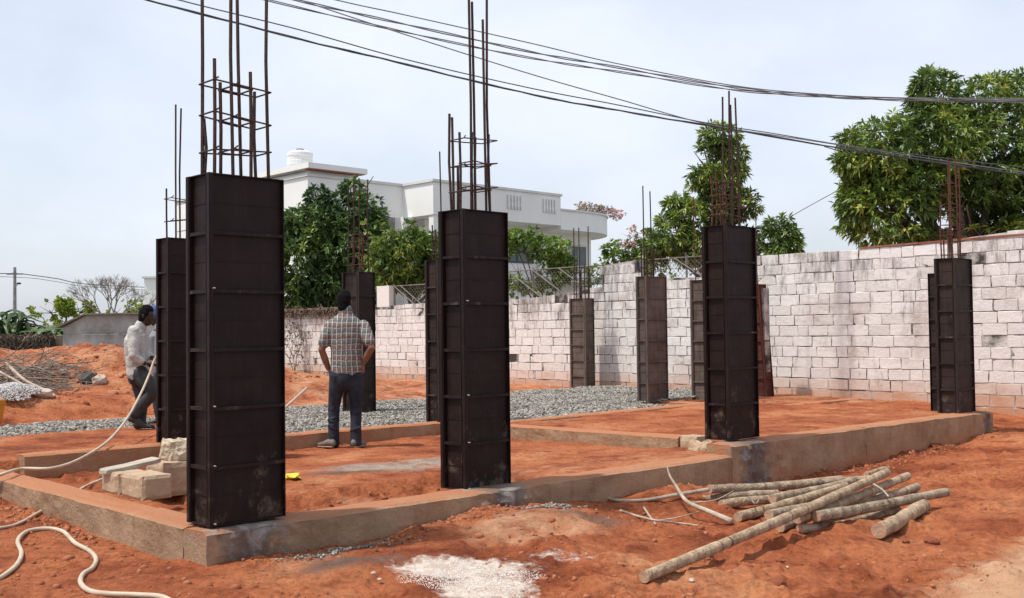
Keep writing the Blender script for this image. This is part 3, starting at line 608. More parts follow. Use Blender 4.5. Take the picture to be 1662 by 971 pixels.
block('rough hewn pale stone block topmost of the stack, beside the near column', 'stone_block', b3u+.14, b3u+.52, b3v-.14, b3v+.1, .142, .30, 'blockstone2', amp=.03, cat='block')
block('clean cream block at the end of the cross beam by the third column', 'concrete_block', 5.84, 6.08, .72, .96, -.3, .035, 'blockstone', amp=.004)
block('broken rough lump of old mortar blockwork at the foot of the third column', 'broken_block', 5.60, 5.98, .30, .70, -.3, .0, 'blockstone', amp=.07, n=10)

# ------------------------------------------------------------------ formwork columns and rebar cages
FG = 'steel column formworks'; RG = 'rebar cages rising from the columns'
def panel(parent, name, p0, along, outw, wdt, H, mt, z0, nr=6, fl=.032, lean=(0, 0, 0)):
    """one sheet with edge flanges and cross ribs standing out"""
    lean = np.array(lean, float)
    mb = MB(); t = .004
    def bx(a0, a1, o0, o1, h0, h1):
        c = p0+along*(a0+a1)/2+outw*(o0+o1)/2+EZ*(z0+(h0+h1)/2); k = len(mb.v)
        mb.box(c, along*(a1-a0)/2, outw*(o1-o0)/2, EZ*(h1-h0)/2)
        for i in range(k, len(mb.v)): mb.v[i] = mb.v[i]+lean*(mb.v[i][2]-z0)/H
    bx(0, wdt, 0, t, 0, H)
    def dattr(mb_): return {'dust': [max(0, .45-(q[2]-z0)/.2*.45)+(.0) for q in mb_.v]}
    for i in range(nr):
        h = H*(i+.5)/nr; bx(.01, wdt-.01, t-.001, t+.004, h-.003, h+.003)
    sheet = mb.build(name, mt, parent, attrs=dattr(mb))
    mb = MB()
    bx(.0, .006, t, fl, 0, H); bx(wdt-.006, wdt, t, fl, 0, H)
    bx(.006, .03, fl-.004, fl, 0, H) if wdt > .35 else None
    f = mb.build('edge_flange', mt, sheet, attrs=dattr(mb)) if False else mb.build('edge_flange', mt, sheet, attrs=dattr(mb), bevel=.0015)
    for i in range(nr+1):
        mb = MB(); h = H*i/nr; hh = min(max(h, .004), H-.004)
        bx(.0065, wdt-.0065, t, fl-.003, hh-.003, hh+.003)
        if 0 < i < nr: bx(.0065, wdt-.0065, fl-.006, fl-.003, hh-.018, hh-.003)
        mb.build('rib', mt, sheet, attrs={'dust': [.40]*len(mb.v)})
    return sheet
def column(px, pb, H_px_top, wu, wv, label, mt, cage, Hh=2.1, lean=(0, 0, 0), Y=None):
    """px, pb: seen foot of the nearest vertical corner; distance from the 2.1 m height"""
    lo, hi = 3., 60.
    for _ in range(50):
        m_ = (lo+hi)/2
        if at(px, H_px_top, m_)[2]-at(px, pb, m_)[2] < Hh: lo = m_
        else: hi = m_
    p = at(px, pb, m_); z0 = p[2]; c = np.array([p[0], p[1], 0])
    root = thing('column_formwork', label, 'formwork', (c+EU*wu/2+EV*wv/2)+EZ*z0, FG)
    fl = .032; a = c+EU*fl+EV*fl
    W, D = wu-2*fl, wv-2*fl
    panel(root, 'side_panel', a-EU*fl, EU, -EV, wu-fl*.0-.0, Hh, mt, z0, lean=lean)     # faces the front
    panel(root, 'side_panel', a+EV*.007, EV, -EU, D, Hh, mt, z0, lean=lean)                      # faces left
    panel(root, 'side_panel', a+EV*(D+.014)-EU*fl, EU, EV, wu, Hh, mt, z0, lean=lean)
    panel(root, 'side_panel', a+EU*(W)+EV*.007, EV, EU, D, Hh, mt, z0, lean=lean)
    mb = MB(); k = .016                                                              # fresh concrete inside
    mb.box(a+EU*W/2+EV*(D/2+.007)+EZ*(z0+Hh/2-.03), EU*(W/2-.006), EV*(D/2-.006), EZ*(Hh/2-.04))
    mb.build('concrete_core', 'mortar', root)
    if cage: make_cage(a+EU*W/2+EV*D/2, z0+Hh, W-.08, D-.06, cage, np.array(lean, float))
    return p
def make_cage(c, z, W, D, spec, lean):
    root = thing('rebar_cage', spec['label'], 'rebar', (c+lean)+EZ*(z-.5), RG)
    rng = random.Random(int(c[0]*100)); c = c+lean; k = 0
    for (fu, fv, h) in spec['bars']:
        b0 = c+EU*(fu-.5)*W+EV*(fv-.5)*D; dx = (EU*rng.uniform(-1, 1)+EV*rng.uniform(-1, 1))*.012*h
        dx = dx+EU*spec.get('lean', 0)*h
        bow = (EU*rng.uniform(-1, 1)+EV*rng.uniform(-1, 1))*.01
        mb = MB(); mb.tube([b0+EZ*(z-.3), b0+EZ*z, b0+dx*.5+bow+EZ*(z+h*.5), b0+dx+EZ*(z+h)], spec.get('r', .0085)*1.12, 7)
        mb.build('vertical_bar', 'rebar_rust' if (spec.get('rust') or (spec.get('mix') and h < .8)) else 'rebar', root, smooth=False)
    for (h, u0, u1) in spec['ties']:
        tilt = rng.uniform(-.015, .015); q = [(u0, -.04), (u1, -.04), (u1, 1.04), (u0, 1.04), (u0, -.04)]
        pts = [c+EU*(a-.5)*(W+.02)+EV*(b-.5)*(D+.02)+EZ*(z+h+tilt*(a-.5)*4) for a, b in q]
        mb = MB()
        for i in range(4): mb.tube([pts[i], pts[i+1]], spec.get('r', .0085)*.55, 6)
        mb.tube([pts[0], pts[0]+EU*.05+EV*.04+EZ*.03], spec.get('r', .0085)*.55, 5)
        mb.build('stirrup', 'rebar_rust' if (spec.get('rust') or spec.get('mix')) else 'rebar', root)
T = 1/3
T2 = 2/3
column(341, 857, 279, .515, .275, 'tall dark brown steel formwork box nearest the camera, on the plinth corner', 'steel',
       dict(label='tall rebar cage with three stirrup rows above the nearest column box', r=.0098,
            bars=[(0, 1, 1.5), (T, 0, 1.5), (T2+.05, 1, 1.5), (1, 0, 1.5), (0, 0, .70), (T, 1, .60), (T2, 0, .66), (1, 1, .58), (.03, .96, .36)],
            ties=[(.16, 0, 1), (.36, 0, 1), (.56, 0, 1), (.165, T, T2), (.352, T, T2), (.55, T, T2)]))
column(756, 798, 338, .47, .27, 'dark steel formwork box in the middle of the front row, with mortar dripping below', 'steel',
       dict(label='rebar cage with four long paired bars above the middle front column box', r=.009,
            bars=[(.26, .1, 1.62), (.35, 0, 1.60), (.76, .15, 1.50), (.86, .1, 1.66), (0, 1, .75), (.08, .5, .60), (.03, .9, .72), (.5, .6, .62), (.55, .5, .58), (1.02, .5, .62), (0.2, 1, .35)],
            ties=[(.17, 0, 1), (.36, 0, 1), (.55, 0, 1), (.18, .3, .8), (.37, .3, .8)]))
column(1184, 716, 364, .53, .27, 'dark steel formwork box third in the front row, above the raised beam step', 'steel',
       dict(label='rebar cage with four long bars in front of the tree above the third front box', r=.0085, mix=True,
            bars=[(.12, .3, 1.28), (.3, 0, 1.34), (.5, .2, 1.22), (.72, .1, 1.3), (0, 1, .5), (.2, 1, .55), (.4, 1, .42), (1, .5, .38), (.6, 1, .5), (.85, .9, .4)],
            ties=[(.1, 0, 1), (.2, 0, 1), (.3, 0, .8), (.42, 0, .8)]))
column(1556, 676, 418, .56, .27, 'worn dark steel formwork box at the far right end of the front row', 'steel_mid',
       dict(label='rusty rebar cage with dense stirrups above the far right column box', rust=True, r=.0085,
            bars=[(0, 1, .75), (.1, .2, 1.3), (.3, .6, 1.38), (.45, 0, 1.35), (.6, .8, 1.3), (.8, .2, 1.28), (1, .5, .5), (.2, 1, .4), (0, .4, .4), (.9, 1, .4)],
            ties=[(.05, 0, 1), (.22, 0, 1), (.30, 0, 1), (.38, 0, 1), (.46, .1, .9), (.54, .1, .9), (.62, .1, .9), (.72, .1, .9), (.85, .1, .8), (1.0, .1, .8)]))
column(273, 721, 385, .47, .25, 'black steel formwork box half hidden behind the nearest column', 'steel',
       dict(label='rebar cage with two long bars above the box behind the nearest column', r=.0085,
            bars=[(.25, .5, 1.4), (.35, .3, 1.36), (.0, .8, .52), (.9, .5, .5), (.7, 0, .45), (1, 1, .45)], ties=[(.2, 0, 1), (.4, 0, 1)]))
column(584, 672, 441, .30, .42, 'dark steel formwork box just behind the man in the checked shirt', 'steel_mid',
       dict(label='rebar cage in front of the dark tree behind the man in the checked shirt', r=.009, mix=True,
            bars=[(0, 1, 1.4), (0, .5, 1.35), (.2, .2, 1.42), (1, 0, 1.4), (.5, 1, .6), (1, .5, .6), (0, 0, .5)],
            ties=[(.1, 0, 1), (.25, 0, 1), (.38, 0, 1), (.45, 0, 1), (.55, 0, 1)]))
column(713, 686, 421, .45, .25, 'black steel formwork box half hidden behind the middle front box', 'steel_mid',
       dict(label='rebar cage with one long bar left of the middle front bars', r=.0085,
            bars=[(.0, 1, .46), (.05, .6, .40), (.2, 0, 1.42), (.8, .5, .5), (1, 1, .5)], ties=[(.1, 0, 1), (.25, 0, 1), (.35, 0, 1)]))
column(952, 636, 484, .28, .44, 'brown rusty formwork box standing on gravel by the low part of the wall', 'steel_brown', Hh=1.95, cage=
       dict(label='rebar cage of three long thin bars above the box by the low wall', r=.0105,
            bars=[(0, 1, 1.5), (.2, .55, 1.5), (1, .1, 1.52), (0, .8, .72), (.2, .4, .66), (.5, .2, .72), (1, .8, .6), (.9, 0, .5)],
            ties=[(.1, 0, 1), (.25, 0, 1), (.4, 0, 1), (.55, 0, 1)]))
column(1052, 657, 448, .55, .21, 'dusty brown grey formwork box fifth from the right, full width in view before the wall', 'steel_brown',
       dict(label='rebar cage with two long bars above the dusty brown box', r=.0095,
            bars=[(.05, .5, 1.5), (.42, .3, 1.42), (0, 1, .55), (.35, 1, .5), (.6, .4, .5), (.8, 1, .5), (1, 0, .45)],
            ties=[(.12, 0, 1), (.28, 0, 1), (.4, 0, 1)]))
column(1160, 654, 453, .30, .46, 'dusty grey brown formwork box partly hidden left behind the third front box', 'steel_brown',
       dict(label='thin rusty rebar cage just left of the third front box', r=.0085, rust=True,
            bars=[(0, 1, 1.44), (0, .6, .5), (.1, .4, .62), (.5, 0, .6), (1, .5, .5)], ties=[(.15, 0, 1), (.3, 0, 1), (.42, 0, 1)]))
column(1245, 645, 461, .24, .26, 'narrow reddish rusty formwork box leaning slightly, right behind the third front box', 'steel_red', Hh=2.0, cage=
       dict(label='single thin rebar group above the leaning reddish box', r=.0085,
            bars=[(.2, .2, 1.4), (.5, 1, .3), (1, .5, .2)], ties=[(.08, 0, 1)]), lean=(-.11, 0, 0))
q0 = at(1541, 668, 14.6); sp = thing('formwork_panel', 'spare narrow steel panel standing behind the left edge of the far right box', 'formwork panel', q0)
panel(sp, 'side_panel', np.array([q0[0]-.03, q0[1], 0]), EV, -EU, .22, 1.93, 'steel_mid', q0[2])

def pins(root_i, hs, z0, c):
    for h in hs:
        mb = MB(); p = c-EU*.006-EV*.006+EZ*(z0+h); mb.tube([p-EV*.022+EU*.03, p+EV*.03+EU*.03], .004, 8); mb.build('clamp_pin', 'slab', root_i)
for o in list(COL.objects):
    if o.name in ('column_formwork', 'column_formwork.001'):
        near = np.array(o.location); wu_, wv_ = ((.515, .275) if o.name == 'column_formwork' else (.47, .27))
        pins(o, (.02, .36, .71, 1.41), near[2], near*[1, 1, 0]-EU*wu_/2-EV*wv_/2)

# ------------------------------------------------------------------ block wall
WU = 14.1
def wall_top(v):
    return np.interp(v, [-9, 0.4, 1.8, 3.2, 5.0, 6.2, 6.25, 7.8, 8.05, 8.1, 8.95, 9.0, 10.4, 11.6, 14.7, 16.9, 19.0, 21.5], [2.66, 2.62, 2.53, 2.48, 2.50, 2.46, 2.15, 2.18, 2.2, 2.58, 2.52, 2.06, 1.93, 1.85, 1.87, 1.82, 1.77, 1.74])
def block_wall(root, va, vb, top, Z0=-.55, warm=0.):
    V = []; F = []; Tn = []; Gr = []; Du = []; ch = .19; bl = .385; r = 0
    rg = random.Random(5); z = Z0
    while z < 2.9:
        v = va-rg.uniform(0, .4)
        while v < vb:
            ln = bl*rg.choice([1, 1, 1, 1, 1, 1, .55, .8]); hh = ch
            vc = v+ln/2; tp = float(top(vc))
            if z+hh*.55 < tp and va-.05 < vc:
                zt = min(z+hh, tp) if tp-z < hh*1.5 and z+hh*1.5 > tp else z+hh
                g = rg.uniform(.0015, .006); dep = rg.gauss(0, .003)+(.02 if rg.random() < .012 else 0); gap = 0.018 if rg.random() < .03 else 0
                dz = rg.gauss(0, .003); ri = rg.gauss(0, .004)
                v0, v1 = v+g+gap*rg.choice([0, 1]), v+ln-g-gap; z0_, z1_ = z+g+dz, zt-g*.8+dz
                nn = 3; k0 = len(V); gx = [0, .025, .5, .975, 1]; gz = [0, .06, .5, .94, 1]
                for a in gx:
                    for b in gz:
                        e = .0016 if (a in (0, 1) or b in (0, 1)) else 0; j = rg.gauss(0, .0010)
                        je = (rg.uniform(-.004, .012)*(1 if a == 0 else -1), rg.uniform(-.003, .009)*(1 if b == 0 else -1)) if e else (0, 0)
                        V.append(G(WU+e*1.3-.0+dep+j+ri*(a-.5), v0+(v1-v0)*a+je[0], z0_+(z1_-z0_)*b+je[1]))
                for a in range(4):
                    for b in range(4): i = k0+a*5+b; F.append((i, i+1, i+6, i+5))
                # sides back into the joint
                ring = [0, 1, 2, 3, 4, 9, 14, 19, 24, 23, 22, 21, 20, 15, 10, 5]; kb = len(V)
                for q in ring:
                    p = V[k0+q].copy(); V.append(p+EU*.03)
                for q in range(16): F.append((k0+ring[q], kb+q, kb+(q+1) % 16, k0+ring[(q+1) % 16]))
                t_ = min(1, max(0, rg.gauss(.68, .10))); 
                top_row = v < 3.3 and tp-z < .27
                if top_row: t_ = rg.choice([.98, .95, .9, .05, .95])
                gm = .34*max(0, 1-(tp-zt)/1.1)+(.06 if v < 6 else 0)+(.15 if 6 < v < 12 else 0)*max(0, 1-(tp-zt)/1.6)
                dd = max(0, .75-(z+.3)/.65)*1.0+max(0, .22-(z)/3.5)+warm
                gm = gm*.25 if top_row and t_ > .5 else gm; m_ = 25+16; Tn += [t_]*m_; Gr += [gm]*m_; Du += [dd]*m_
            v += ln
        z += ch
    mesh_obj('blockwork', np.array(V), F, 'block', root, attrs={'tint': Tn, 'grime': Gr, 'dust': Du})
    # backing with mortar joints
    vs = np.arange(va, vb+.01, .05); V = []; F = []
    for v in vs:
        t = float(top(v)); V += [G(WU+.0065, v, Z0-.1), G(WU+.0075, v, t-.012), G(WU+.2, v, t-.012), G(WU+.2, v, Z0-.1)]
    for i in range(len(vs)-1):
        for j in range(4): F.append((4*i+j, 4*i+4+j, 4*i+4+(j+1) % 4, 4*i+(j+1) % 4))
    F.append((0, 1, 2, 3)); F.append(tuple(4*(len(vs)-1)+j for j in (3, 2, 1, 0)))
    mesh_obj('mortar_bed', np.array(V), F, 'mortar', root)
root = thing('block_wall', 'tall whitewashed concrete block wall along the rear of the plot', 'wall', G(WU, 5, -.5))
block_wall(root, -9, 16.98, wall_top)
mb = MB(); mb.gbox(WU-.012, WU+.22, -9, 3.15, 0, .032)
vv = mb.v
for i in range(8):
    z_ = vv[i][2]; u_, v_ = toUV(vv[i][0], vv[i][1]); vv[i][2] = float(wall_top(v_))+.002+z_
mb.build('coping', 'coping', root)
# pier and plastered stretch
root = thing('plastered_wall', 'old tan stained wall with dry creeper on its top, left of the block wall pier', 'wall', G(WU, 19, -.5))
block_wall(root, 17.0, 27.4, lambda v: 1.78, warm=.10)
mb = MB(); mb.gbox(WU+.004, WU+.2, 16.45, 16.98, 1.80, 2.36); mb.build('pier_stub', 'block', root, attrs={'tint': [.8]*8, 'grime': [.12]*8, 'dust': [0]*8})
mb = MB(); mb.gbox(WU-.08, WU+.24, 17.0, 27.5, 1.782, 1.84); mb.build('coping', 'brown_wall', root)

# wire mesh fence on the wall
def mesh_fence(label, v0, v1, zb, zt, posts, seed=0):
    root = thing('mesh_fence', label, 'fence', G(WU+.1, v0, float(wall_top(v0))), 'wire mesh fences on the wall')
    mb = MB(); a = .105; u_ = WU+.1; n = int((v1-v0+zt-zb)/a)+1
    for i in range(-int((zt-zb)/a)-1, n):
        for sgn in (1, -1):
            pts = []
            for k in np.linspace(0, 1, 9):
                z = zb+(zt-zb)*k; v = v0+i*a+(z-zb if sgn > 0 else (zt-z))
                if v0 <= v <= v1: pts.append(G(u_+.004*sgn, v, z-.03*math.sin(v*2)))
            if len(pts) > 1: mb.tube(pts, .0042, 4, False)
    mb.build('wire_mesh', 'wire', root)
    for v in posts:
        mb = MB(); mb.tube([G(u_, v, zb-.35), G(u_, v, zt+.05)], .022, 8); mb.build('post', 'wire', root)
    mb = MB(); mb.tube([G(u_-.01, v0, zt), G(u_-.01, v1, zt)], .014, 6); mb.build('top_rail', 'wire', root)
    rg = random.Random(seed)
    for i in range(3):
        v = rg.uniform(v0, v1-.7); mb = MB(); mb.tube([G(u_-.03, v, zb-.0), G(u_-.03, v+.75*(zt-zb)/.45, zt)] if rg.random() < .5 else [G(u_-.03, v+.75, zb), G(u_-.03, v, zt)], .016, 6); mb.build('brace', 'wire', root)
mesh_fence('rusty wire mesh fence on the wall to the left of the middle front box', 14.7, 16.4, 1.83, 2.34, (14.75, 16.35), 1)
mesh_fence('wire mesh fence with creepers on the lower wall, right of the middle front box', 9.02, 14.6, 1.9, 2.52, (9.1, 11.2, 13), 4)
mesh_fence('rusty wire mesh fence above the wall, between the pier stub and third front box', 5.3, 8.05, 2.2, 2.56, (5.5, 6.9, 8.0), 3)

# ------------------------------------------------------------------ vegetation
def leaf_mesh(name, C_, Out, nper, Ln, Wd, m, parent, droop=.35, spread=1.0, tint=None):
    n = len(C_); N_ = n*nper; c = np.repeat(C_, nper, 0); o = np.repeat(Out, nper, 0)
    d = o+RNG.normal(0, spread, (N_, 3)); d /= np.linalg.norm(d, axis=1)[:, None]; d[:, 2] -= droop; d /= np.linalg.norm(d, axis=1)[:, None]
    L_ = Ln*RNG.uniform(.6, 1.15, (N_, 1)); W_ = Wd*RNG.uniform(.7, 1.2, (N_, 1))
    s = np.cross(d, RNG.normal(0, 1, (N_, 3))*.6+[0, 0, 1]); s /= np.linalg.norm(s, axis=1)[:, None]; up = np.cross(s, d)
    p0 = c+d*L_*.08; mid = c+d*L_*.5+up*L_*.04; tip = c+d*L_-[0, 0, 1]*L_*.18
    V = np.stack([p0, mid+s*W_*.5-up*W_*.15, tip, mid-s*W_*.5-up*W_*.15], 1).reshape(-1, 3)
    b = 4*np.arange(N_)[:, None]; F = np.concatenate([b+[0, 1, 2], b+[0, 2, 3]], 1).reshape(-1, 3)
    if tint is None: tint = RNG.uniform(.2, .7, n)
    t = np.clip(np.repeat(tint, nper)+RNG.normal(0, .13, N_), 0, 1)
    return mesh_obj(name, V, F, m, parent, attrs={'tint': np.repeat(t, 4)})
def tree(name, label, cat, base, blobs, m, nper=9, Ln=.2, Wd=.05, dens=60, trunk_r=.12, group=None, droop=.35, young=.12, holes=.12, forks=True, tspread=.0):
    base = np.array(base, float); root = thing(name, label, cat, base, group); C_ = []; O_ = []; tn = []
    for (x, y, z, rx, ry, rz) in blobs:
        n = int(dens*(rx*ry+ry*rz+rx*rz)/3*8); d = RNG.normal(0, 1, (n, 3)); d /= np.linalg.norm(d, axis=1)[:, None]
        r = RNG.uniform(0.1, 1, n)**.42; rr = 1+.28*fbm(d[:, 0]*2.4+x, d[:, 2]*2.4+d[:, 1]*2.1, 3, 7)
        p = np.array([x, y, z])+d*np.array([rx, ry, rz])*(r*rr)[:, None]
        k = fbm(p[:, 0]*1.7+p[:, 1]*.9, p[:, 2]*1.7, 3, 5) > -.28+holes; C_.append(p[k]); O_.append(d[k]*.9+[0, 0, .25]); q = fbm(p[k][:, 0]*1.6, p[k][:, 2]*1.6, 3, 33)
        tn.append(np.clip(.42+.55*q+RNG.normal(0, .08, k.sum())+(RNG.uniform(0, 1, k.sum()) < young)*.35, 0, 1))
    C_ = np.concatenate(C_); O_ = np.concatenate(O_); leaf_mesh('crown', C_, O_, nper, Ln, Wd, m, root, droop, .75, np.concatenate(tn))
    mb = MB(); top = np.mean([b[:3] for b in blobs], 0); h = max(min(b[2]-b[5]*.5 for b in blobs), base[2]+.6)
    fork = base+[(top[0]-base[0])*.35, (top[1]-base[1])*.35, (h-base[2])*.75]
    mb.tube(smooth_path([base-[0, 0, .1], base*.5+fork*.5+[.06, .05, 0], fork], 4), list(np.linspace(trunk_r*1.25, trunk_r*.8, 9)), 9)
    for b in blobs:
        c = np.array(b[:3]); m1 = fork*.45+c*.55+RNG.normal(0, .12, 3); mb.tube(smooth_path([fork-[0, 0, .05], m1, c], 3), list(np.linspace(trunk_r*.55, trunk_r*.16, 7)), 6)
        for k in range(5):
            e = c+RNG.normal(0, .55, 3)*np.array(b[3:]); mb.tube([m1*.3+c*.7, e], [trunk_r*.2, trunk_r*.06], 4)
    mb.build('trunk', 'bark', root, smooth=True); return root
def blobs_px(lst, Y):     # (px, py, radius px x, radius px y, dY, depth radius)
    out = []
    for (x, y, rx, ry, dy, dr) in lst:
        p = at(x, y, Y+dy); s = (Y+dy)/FPX; out.append((p[0], p[1], p[2], rx*s, dr, ry*s))
    return out
Yt = 22.5
tree('mango_tree', 'large spreading mango tree overhanging the right end of the wall', 'tree', (at(1600, 400, Yt)[0], Yt+.5, -.25),
     blobs_px([(1445, 345, 85, 65, 0, 1.0), (1560, 335, 105, 75, .4, 1.3), (1660, 330, 90, 85, .5, 1.3), (1440, 250, 72, 62, 0, 1.0), (1530, 235, 85, 75, .2, 1.2), (1630, 235, 85, 80, .5, 1.2),
               (1515, 155, 38, 42, .2, .7), (1600, 165, 55, 45, .5, .8), (1665, 150, 42, 40, .5, .8), (1395, 260, 36, 24, -.2, .5), (1385, 330, 28, 55, .1, .5), (1378, 225, 22, 14, 0, .3), (1375, 268, 20, 14, 0, .3), (1760, 260, 110, 130, .6, 1.5), (1740, 370, 110, 70, .6, 1.4), (1490, 295, 90, 50, .1, 1.1), (1600, 290, 90, 50, .3, 1.2), (1585, 385, 90, 40, .2, 1.2), (1500, 130, 16, 16, 0, .3), (1410, 300, 40, 20, 0, .4), (1362, 262, 12, 10, 0, .2)], Yt),
     'leaf_mango', 10, .22, .055, 58, .17, holes=.11, young=.22)
Yt = 25.5
tree('mango_tree', 'slender mango tree behind the third front box, its narrow top rising over the wall', 'tree', (at(1165, 400, Yt)[0], Yt+.3, -.25),
     blobs_px([(1168, 222, 34, 22, 0, .4), (1150, 255, 36, 26, 0, .5), (1185, 250, 26, 24, 0, .35), (1140, 285, 30, 22, 0, .45), (1165, 300, 34, 28, 0, .5), (1205, 330, 28, 26, .1, .4), (1170, 345, 32, 32, .1, .5), (1120, 350, 34, 30, 0, .6), (1090, 380, 34, 36, 0, .6), (1060, 405, 22, 26, 0, .5), (1140, 400, 60, 34, .1, .8), (1098, 315, 14, 20, 0, .25), (1088, 335, 14, 14, 0, .25), (1200, 275, 14, 18, 0, .25), (1215, 400, 18, 40, .1, .4)], Yt),
     'leaf_mango', 10, .21, .052, 78, .12, holes=.08, young=.28)
Yt = 24
tree('mango_tree', 'small round mango top showing above the wall, alone between two larger trees', 'tree', (at(1268, 400, Yt)[0], Yt+.2, -.25),
     blobs_px([(1268, 375, 26, 24, 0, .4), (1258, 395, 24, 22, 0, .4), (1280, 395, 20, 18, 0, .35), (1268, 425, 30, 30, 0, .4)], Yt), 'leaf_mango', 10, .22, .055, 75, .07, holes=.05)
Yt = 33.5
tree('dark_tree', 'broad dark green tree before the white building, right of the nearest column', 'tree', (at(530, 450, Yt)[0], Yt+.5, -.25),
     blobs_px([(500, 425, 70, 75, 0, 1.4), (575, 400, 60, 70, 0, 1.3), (535, 366, 66, 40, .2, 1.3), (592, 350, 32, 36, .2, .8), (486, 376, 42, 38, .1, 1), (572, 312, 18, 20, .2, .4), (512, 316, 17, 15, .1, .4), (545, 332, 24, 18, .1, .4), (560, 460, 75, 40, 0, 1.2), (478, 478, 45, 26, 0, .8), (610, 380, 22, 24, .1, .4)], Yt),
     'leaf_dark', 9, .26, .10, 42, .2, droop=.2, holes=.04, young=.14)
Yt = 31.0
tree('mango_tree', 'low bright mango tree left of the middle front box, over the fence', 'tree', (at(660, 450, Yt)[0], Yt+.5, -.25),
     blobs_px([(655, 415, 50, 42, 0, 1), (690, 425, 40, 38, 0, .8), (630, 435, 40, 36, 0, .8), (658, 380, 28, 20, 0, .5), (665, 450, 55, 22, 0, .8), (710, 400, 26, 26, 0, .5), (735, 425, 30, 35, 0, .6)], Yt),
     'leaf_mango', 10, .26, .062, 60, .1, holes=.02, young=.3)
Yt = 29.0
tree('leafy_shrub', 'bright green leafy shrub behind the fence, right of the middle front box', 'shrub', (at(875, 450, Yt)[0], Yt, -.25),
     blobs_px([(850, 400, 30, 34, 0, .6), (895, 405, 30, 26, 0, .6), (875, 440, 50, 35, 0, .7), (915, 435, 22, 30, 0, .5), (840, 440, 30, 40, 0, .6), (830, 385, 20, 18, 0, .4)], Yt),
     'leaf_bright', 8, .16, .07, 80, .05, droop=.1, holes=.06, young=.35)
Yt = 28.0
tree('leafy_shrub', 'pale green bushy shrub behind the wall stub, below the rounded balcony', 'shrub', (at(1030, 430, Yt)[0], Yt, -.25),
     blobs_px([(1015, 405, 38, 22, 0, .5), (1050, 400, 28, 26, 0, .5), (1000, 420, 26, 18, 0, .4), (1045, 430, 60, 22, 0, .5), (965, 448, 20, 16, 0, .35)], Yt),
     'leaf_bright', 8, .16, .065, 55, .05, droop=.1, holes=.12, young=.35)
Yt = 27.5
tree('flowering_shrub', 'thin flowering sprig of pink blooms rising beside the rounded balcony', 'shrub', (at(1030, 410, Yt)[0], Yt+.4, -.25),
     blobs_px([(1025, 378, 14, 12, 0, .3), (1018, 392, 14, 10, 0, .3), (1040, 385, 10, 8, 0, .3)], Yt), 'flower', 6, .12, .06, 50, .03, droop=.1, holes=.1)
# far left green
def banana(label, px, py, Y, n, hgt, seed):
    rg = random.Random(seed); b = at(px, py, Y); b[2] = -.3; root = thing('banana_plant', label, 'banana plant', b, 'banana plants behind the old wall'); mb = MB(); V = []; F = []; tt = []
    for k in range(n):
        a = rg.uniform(0, 6.28); ln = rg.uniform(1.0, 1.7); w_ = rg.uniform(.07, .13); t_ = rg.uniform(.1, .95); st = b+[rg.uniform(-.5, .5), rg.uniform(-.3, .3), hgt*rg.uniform(.55, .95)]
        d = np.array([math.cos(a), math.sin(a)*.6, 0]); s = np.array([-d[1], d[0], 0]); s /= np.linalg.norm(s); lift = rg.uniform(.3, 1.4); k0 = len(V)
        for i in range(7):
            q = i/6; c = st+d*ln*q*.8+EZ*(lift*q-1.25*lift*q*q*rg.uniform(.9, 1.1))*ln*.6; wq = w_*math.sin(math.pi*min(.97, q*.93+.05))**.6
            V += [c+s*wq-EZ*wq*.3, c+EZ*.02, c-s*wq-EZ*wq*.3]; tt += [t_]*3
        for i in range(6):
            for j in (0, 1): F.append((k0+3*i+j, k0+3*i+3+j, k0+3*i+4+j, k0+3*i+1+j))
        mb.tube([b+[rg.uniform(-.1, .1), 0, 0], st], [.09, .04], 6)
    mesh_obj('leaf_fronds', np.array(V), F, 'leaf_banana', root, attrs={'tint': tt}); mb.build('stem', 'leaf_banana', root, attrs={'tint': [.4]*len(mb.v)})
banana('ragged banana plant at the far left edge behind the low wall', 15, 530, 38, 70, 2.35, 1)
banana('drooping banana plant in the middle of the clump left of the shed', 58, 530, 38.5, 70, 1.8, 2)
banana('banana plant with raised fronds close to the shed roof on the left', 92, 530, 38, 60, 1.75, 3)
Yt = 46
tree('yellow_green_tree', 'bright yellow green tree top far left behind the banana plants', 'tree', (at(100, 530, Yt)[0], Yt, -.3),
     blobs_px([(108, 500, 34, 15, 0, 1), (80, 503, 26, 13, 0, .8), (134, 503, 20, 12, 0, .6), (108, 520, 34, 12, 0, .8)], Yt), 'leaf_yellow', 9, .24, .13, 60, .1, droop=.1, holes=.1)
tree('green_bush', 'small green bush behind the shed roof beside the white shirt worker', 'shrub', (at(205, 520, Yt)[0], Yt-1, -.3),
     blobs_px([(188, 505, 14, 8, 0, .6), (212, 498, 22, 12, 0, .8)], Yt), 'leaf_yellow', 8, .2, .09, 34, .08, droop=.1, holes=.1)
def bare_tree():
    b = at(172, 520, 44); b[2] = -.3; root = thing('bare_tree', 'leafless grey tree with fine branching twigs behind the old shed wall', 'tree', b); mb = MB(); rg = random.Random(12)
    def grow(p, d, ln, r, dep):
        q = p+d*ln; mb.tube([p, (p+q)/2+np.array([rg.uniform(-1, 1), rg.uniform(-1, 1), 0])*ln*.06, q], [r, r*.85, r*.7], 5, False)
        if dep == 0: return
        for k in range(3 if dep > 1 else 4):
            nd = d+np.array([rg.uniform(-.75, .75), rg.uniform(-.5, .5), rg.uniform(-.2, .35)]); nd /= np.linalg.norm(nd); grow(q, nd, ln*rg.uniform(.66, .86), r*.62, dep-1)
    mb.tube([b, b+[.1, 0, 1.7]], [.09, .07], 7); s = b+np.array([.1, 0, 1.7])
    for d in ((-.5, 0, 1), (.35, 0, 1), (.9, .1, .8), (0, .2, 1)):
        d = np.array(d, float); d /= np.linalg.norm(d); grow(s, d, .70, .042, 5)
    mb.build('branches', 'twig_grey', root)
bare_tree()

